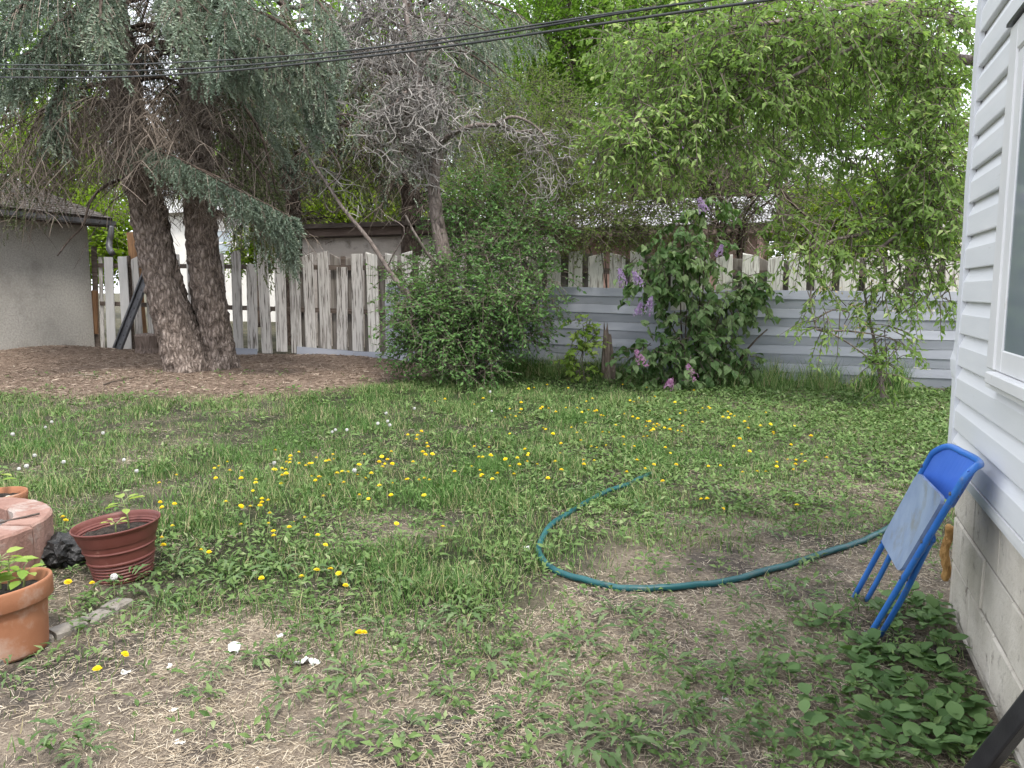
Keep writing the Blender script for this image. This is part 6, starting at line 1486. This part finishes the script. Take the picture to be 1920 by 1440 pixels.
# dandelion flowers and seed heads
def flower_mesh(seed):
    r_ = np.random.default_rng(seed); mb = MB(); Hs = 1.0
    tip = np.array([r_.normal() * .12, r_.normal() * .12, 1.0]); V, F = tubes(spline([(0, 0, 0), tip * .5 + np.array([r_.normal() * .04, 0, 0]), tip], 6), np.full(6, .022), 5); mb.add(V, F); nf0 = sum(len(f) for f in mb.F)
    for ringk, (n, rad, up_) in enumerate([(16, .19, .0), (13, .145, .05), (9, .085, .085)]):
        for i in range(n):
            a_ = 2 * math.pi * i / n + ringk * .3 + r_.normal() * .05; c, s = math.cos(a_), math.sin(a_); w_ = .036; rr = rad * r_.uniform(.88, 1.1)
            Vp = np.array([[0, 0, up_ * .6], [c * rr - s * w_, s * rr + c * w_, up_ + .015], [c * rr + s * w_, s * rr - c * w_, up_ + .015]]) + tip; mb.add(Vp, np.array([[0, 2, 1]]))
    V, F, r2 = mb.args(); k = sum(len(f) for f in F); mi = np.ones(k, int); mi[:nf0] = 0
    return mesh('dandelion', V, F, [MAT['stalk'], MAT['petal']], midx=mi)
FLM = [flower_mesh(s) for s in range(5)]
def seed_mesh(seed):
    r_ = np.random.default_rng(seed); mb = MB(); V, F = tubes(spline([(0, 0, 0), (.03, 0, .5), (0, .02, 1)], 6), np.full(6, .02), 5); mb.add(V, F); nf0 = sum(len(f) for f in mb.F)
    v = nrm(r_.normal(size=(120, 3))); 
    for d in v:
        u = nrm(np.cross(d, [.3, .2, 1])); w_ = np.cross(d, u); c = np.array([0, .02, 1]); mb.add(np.array([c + d * .02, c + d * .17 + u * .045, c + d * .19 - u * .045, c + d * .18 + w_ * .05]), np.array([[0, 1, 2], [1, 3, 2]]))
    V, F, r2 = mb.args(); k = sum(len(f) for f in F); mi = np.ones(k, int); mi[:nf0] = 0
    return mesh('dandelion_seed_head', V, F, [MAT['stalk'], MAT['fluff']], midx=mi)
SDM = [seed_mesh(s) for s in range(2)]
c1 = [(1205,125),(943,143),(1480,72),(1540,55),(1652,72),(1762,125),(1765,140),(1400,143),(1345,180),(1415,180),(1398,203),(1370,220),(1345,215),(1495,175),(1535,178),(1588,195),(1645,175),(1710,188),(1755,190),(1785,195),(1832,218),(1697,270),(1722,305),(1735,350),(1880,265),(1868,306),(1525,283),(1555,280),(1815,385),(1872,372),(878,320),(898,360),(882,405),(845,342),(925,410),(1175,375),(1180,440),(1228,418),(1215,430),(1377,437),(1427,460),(1348,482),(1388,478),(1440,385),(1437,412),(1598,413),(1610,455),(1725,468),(1762,445),(1803,452),(1128,485),(1175,505),(1298,517),(1368,525),(823,458),(895,543),(850,556),(660,415),(550,420),(405,420),(185,425),(183,445),(218,408),(225,465),(312,438),(352,455),(388,450),(290,465),(265,480),(98,493),(72,495),(158,500),(155,515),(543,470),(637,455),(663,485),(457,510),(603,520),(285,535),(337,537),(533,530),(470,567),(663,582),(715,572),(135,567),(32,562),(720,622),(585,625),(540,632),(372,580),(388,640),(15,685),(65,730),(50,785),(278,752),(215,775),(175,795),(733,768),(995,800),(100,828),(105,845),(316,840),(333,888),(310,1025),(412,1020),(447,1025),(460,1112),(222,1070),(35,1060),(30,645)]
c2 = [(1265,188),(1245,212),(1203,222),(1285,238),(1215,270),(1330,280),(1410,340),(907,302),(972,260),(890,410),(883,435),(915,440),(980,410),(1270,412),(1320,413),(1357,540),(970,545),(893,610),(885,660),(1110,680),(1170,685),(300,495),(350,498),(352,515),(275,538),(155,455),(387,837),(540,853),(620,1237),(563,1330)]
c3 = [(20,1078),(163,1093),(88,1175),(122,1153),(158,1175),(312,1165),(365,1225),(473,1210),(525,1207),(50,1240),(78,1255),(143,1280),(150,1312),(193,1300),(223,1293),(207,1315),(257,1303),(358,1308),(370,1330),(340,1335),(385,1340),(593,1257),(637,1262),(658,1240),(717,1280),(802,1308),(460,1287),(745,1258),(152,1367),(55,1410),(72,1418),(277,1425),(653,1370),(983,1303),(1057,1362)]
c4 = [(747,62),(770,103),(830,82),(925,185),(1190,92),(1165,288),(1228,335),(1408,132),(1590,90),(1653,60),(1700,58),(1702,122),(1785,68),(1885,48),(1725,330),(1410,3)]
DP = [(480 + x_ / 2.824, 700 + y_ / 2.824) for x_, y_ in c1] + [(x_ / 3, 800 + y_ / 3) for x_, y_ in c2] + [(1160 + x_ / 3, 360 + y_ / 3) for x_, y_ in c3] + [(960 + x_ / 3.2, 840 + y_ / 3.2) for x_, y_ in c4] + [(668, 1183), (676, 1181), (1720, 903)]
for (x_, y_) in [DP[i] for i in rng.permutation(len(DP))]:
    if len(DP) < 285 and 725 < y_ < 960 and x_ > 480: DP.append((x_ + rng.normal() * 38, min(960, max(726, y_ + rng.normal() * 9))))
def zone(x_, y_):
    if y_ > 1060: return 'yellow dandelion near the pots and bare foreground', 'dandelions near the bare foreground'
    if x_ > 1130: return 'yellow dandelion among the weeds right of the hose and lilac', 'dandelions in the right of the lawn'
    if x_ > 820: return 'yellow dandelion in the middle of the lawn', 'dandelions in the middle of the lawn'
    if x_ > 380: return 'yellow dandelion in the left middle of the lawn', 'dandelions in the left middle of the lawn'
    return 'yellow dandelion behind the pots at the left', 'dandelions at the far left'
for (x_, y_) in DP:
    h = rng.uniform(.075, .125) + .012 * max(0, 900 - y_) / 30; p = WG(x_, y_, h); g = float(gz(p[0], p[1]))
    o = put('dandelion', FLM[int(rng.integers(5))], None, (p[0], p[1], g - .004)); s = h * 1.0
    sxy = rng.uniform(.055, .092) * (1 + max(0, 900 - y_) / 900); o.scale = (sxy, sxy, min(h, sxy * 1.35)); o.location.z += h - min(h, sxy * 1.35); o.rotation_euler = (rng.normal() * .18, rng.normal() * .18, rng.uniform(0, 6.28)); o.location.z -= .012; l_, g_ = zone(x_, y_); tag(o, l_, 'dandelion', g_); da_items.append((o, x_, y_))
single_out(da_items, 'yellow dandelion')
for (x_, y_) in [(24, 813), (65, 853), (35, 878), (50, 873), (85, 800), (97, 790), (193, 811), (119, 865), (232, 861), (256, 882), (724, 774), (708, 793), (727, 789), (731, 796), (777, 765), (629, 805), (623, 809), (650, 805), (922, 770), (514, 867), (919, 734), (665, 881), (213, 1080)]:
    h = rng.uniform(.12, .17); p = WG(x_, y_, h); o = put('dandelion_seed_head', SDM[int(rng.integers(2))], None, (p[0], p[1], float(gz(p[0], p[1])) - .004)); s = rng.uniform(.065, .09); o.scale = (s, s, s); o.location.z += h - s; o.rotation_euler = (0, 0, rng.uniform(0, 6))
    tag(o, 'white fluffy dandelion clock in the left part of the lawn' if x_ < 300 else 'white fluffy dandelion clock in the middle of the lawn', 'dandelion', 'dandelion clocks at the left' if x_ < 300 else 'dandelion clocks in the middle'); se_items.append((o, x_, y_))
single_out(se_items, 'white fluffy dandelion clock', [k for k in MARKS if 'clocks' not in k])
print('flowers', round(time.time() - T0, 1))

# ---- grass
for hx, hy, hz_ in hp[::2]: HOSE.append((hx, hy, .03))
def in_frame(x, y): return np.ones(len(x), bool)
def grass(name, N, dmin, dmax, hgt, wid, power, mat=MAT['grass'], dens=None, label=None, cat='grass'):
    x, y, d = yard_points(N, dmin, dmax, power)
    g = dens(x, y)
    patch = fbm(x * 3.1 + 9, y * 3.1, 3); g = g * np.clip(-.8 + 3.3 * patch, .05, 1.6)
    ok = (rng.random(N) < g) & free(x, y) & (y < FENCE_Y - .08) & (x > GARAGE_X + .1); x, y, d, g = x[ok], y[ok], d[ok], g[ok]; n = len(x)
    tall = fbm(x * 1.7 - 4, y * 1.7, 3)
    h = hgt * (.15 + 1.6 * tall) * rng.uniform(.55, 1.35, n) * (.55 + .6 * np.clip(g, 0, 1))
    az = rng.uniform(0, 2 * np.pi, n); lean = rng.normal(size=n) * .25
    prot = [blade_proto(b_) for b_ in (.15, .45, .75)]
    mb = MB(); which = rng.integers(3, size=n); rn = np.clip(rng.random(n) * .62 + .9 * (fbm(x * .9, y * .9, 3) - .38), 0, .9)
    dry = rng.random(n) < np.clip(.2 - .18 * g, .02, .25); rn[dry] = rng.uniform(.88, .999, dry.sum())
    for k in range(3):
        s = which == k; m_ = s.sum()
        c, sn = np.cos(az[s]), np.sin(az[s]); lx, ly = lean[s], rng.normal(size=m_) * .25
        Rm = np.zeros((m_, 3, 3)); Rm[:, 0, 0] = c; Rm[:, 1, 0] = sn; Rm[:, 0, 1] = -sn; Rm[:, 1, 1] = c; Rm[:, 0, 2] = lx; Rm[:, 1, 2] = ly; Rm[:, 2, 2] = 1
        wv_ = wid * rng.uniform(.6, 1.3, m_) * (.7 + d[s] * .06)
        V, F = scatter(prot[k], np.stack([x[s], y[s], gz(x[s], y[s]) - .004], -1), Rm, np.stack([wv_, h[s] * .8, h[s]], -1)); mb.add(V, F, np.repeat(rn[s], 5))
    o = mb.build(name, mat); o['kind'] = 'stuff'; tag(o, label, cat); print(name, n); return o
def lawn_d(x, y): return np.clip(green_f(x, y), 0, 1) ** 1.25 * (1 - mulch(x, y) * .985) * (1 - .75 * sstep(.2, 1.2, y - 10.6) * sstep(-.8, .4, x))
grass('lawn_grass', 330000, 2.1, 12.6, .09, .0038, .55, dens=lawn_d, label='uneven green lawn grass with thin dry patches')
def tall_d(x, y): return np.where((y > FENCE_Y - 1.15) & (x > -4.6) & (x < 1.4), np.clip(1.2 * fbm(x * 1.3, y * .7 + 3) - .25, 0, 1), 0) * sstep(FENCE_Y - 1.3, FENCE_Y - .7, y)
grass('tall_grass', 260000, 9.8, 13.2, .5, .0048, 1.0, dens=tall_d, label='tall dark grass along the foot of the metal sheeting')
# ---- small broad weeds among the grass
def weeds(name, N, dmin, dmax, size, dens, label, power=.7, zmax=.06):
    x, y, d = yard_points(N, dmin, dmax, power); g = dens(x, y) * np.clip(.3 + 1.4 * fbm(x * 2.3 + 31, y * 2.3, 3), 0, 1.4)
    ok = (rng.random(N) < g) & free(x, y) & (y < FENCE_Y - .1) & (x > GARAGE_X + .1); x, y, d = x[ok], y[ok], d[ok]; n = len(x)
    k = 5; az = rng.uniform(0, 6.28, (n, 1)) + np.arange(k)[None] * 1.26 + rng.normal(size=(n, k)) * .3; el = rng.uniform(.0, 1.0, (n, k))
    D = np.stack([np.cos(az) * np.cos(el), np.sin(az) * np.cos(el), np.sin(el) - .2], -1).reshape(-1, 3)
    zo = rng.uniform(.005, zmax, (n, k)); P = np.stack([np.repeat(x, k), np.repeat(y, k), np.repeat(gz(x, y), k) + zo.ravel()], -1); P[:, :2] += D[:, :2] * .012
    S = size * 1.1 * np.repeat(np.interp(d, [2.2, 4, 8, 11], [.55, .62, .85, 1.0]), k) * rng.uniform(.55, 1.3, n * k) * np.repeat(.75 + .5 * fbm(x * 1.2, y * 1.2, 2), k)
    V, F = scatter(leaf_proto(.42, .15, .18), P, frames(D, np.array([0, 0, 1.]) + rng.normal(size=D.shape) * .3), S)
    o = part(name, V, F, MAT['weed'], None, rnd=np.repeat(np.clip(np.repeat(rng.random(n), k) * .6 + rng.random(n * k) * .4, 0, .999), 5)); o['kind'] = 'stuff'; tag(o, label, 'weeds'); print(name, n * k)
def weed_d(x, y): return np.clip(weed_f(x, y), 0, 1) ** 1.2 * (1 - mulch(x, y) * .96)
weeds('weed_cover', 34000, 2.1, 12.4, .062, weed_d, 'low broad leaved weeds mixed through the lawn')
# ---- straw, needles, chips
def litter(name, N, dmin, dmax, L_, wd, dens, mat, label, power, cat):
    x, y, d = yard_points(N, dmin, dmax, power); ok = (rng.random(N) < dens(x, y)) & free(x, y) & (y < FENCE_Y - .06) & (x > GARAGE_X + .05); x, y, d = x[ok], y[ok], d[ok]; n = len(x)
    V0 = np.array([[-.5, 0, 0], [.5, 0, 0], [.35, 1, .1], [-.35, 1, 0]]); F0 = [np.array([[0, 1, 2, 3]])]
    az = rng.uniform(0, 6.28, n); el = rng.normal(size=n) * .13; D = np.stack([np.cos(az) * np.cos(el), np.sin(az) * np.cos(el), np.sin(el)], -1)
    ln = L_ * rng.uniform(.4, 1.5, n)
    V, F = scatter((V0, F0), np.stack([x, y, gz(x, y) + .003 + rng.random(n) * .008], -1), frames(D, np.array([0, 0, 1.]) + rng.normal(size=D.shape) * .4), np.stack([np.full(n, wd) * rng.uniform(.6, 1.5, n), ln, ln * rng.normal(size=n) * .25], -1))
    o = part(name, V, F, mat, None, rnd=np.repeat(rng.random(n), 4)); o['kind'] = 'stuff'; tag(o, label, cat); print(name, n)
def straw_d(x, y): return np.clip(1.15 - green_f(x, y) * .95, .08, 1) * (1 - mulch(x, y)) * np.clip(3.6 * (.68 - fbm(x * 1.5 + 2, y * 1.5, 4)), .1, 1)
litter('straw_litter', 210000, 2.0, 9.5, .032, .0016, straw_d, MAT['straw'], 'dry tan straw strewn over the bare ground', 1.35, 'straw')
litter('needle_litter', 120000, 8, 17, .07, .008, lambda x, y: mulch(x, y), MAT['needle_litter'], 'brown needle and twig litter under the spruce', .6, 'mulch')
x, y, d = yard_points(2600, 2.1, 6, 1.4); ok = (rng.random(2600) < straw_d(x, y)) & free(x, y); x, y = x[ok], y[ok]; n = len(x)
OCT = (np.array([[1, 0, 0], [-.8, .2, 0], [0, .7, .1], [.1, -.8, 0], [0, 0, .5], [0, 0, -.4]]), [np.array([[0, 2, 4], [2, 1, 4], [1, 3, 4], [3, 0, 4], [2, 0, 5], [1, 2, 5], [3, 1, 5], [0, 3, 5]])])
V, F = scatter(OCT, np.stack([x, y, gz(x, y) + .003], -1), frames(np.stack([rng.normal(size=n), rng.normal(size=n), np.zeros(n)], -1), np.tile(UP, (n, 1))), .0065 * rng.uniform(.5, 1.5, n))
o = part('wood_chips', V, F, MAT['straw'], None, rnd=np.repeat(rng.uniform(.5, 1, n), 6)); o['kind'] = 'stuff'; tag(o, 'pale wood chips and grit scattered on the dirt', 'chips')
tri = sum(sum(len(p_.vertices) - 2 for p_ in me.polygons) if len(me.polygons) < 500 else len(me.loops) - 2 * len(me.polygons) for me in bpy.data.meshes)
print('triangles', tri, 'objects', len(bpy.data.objects), 'time', round(time.time() - T0, 1))
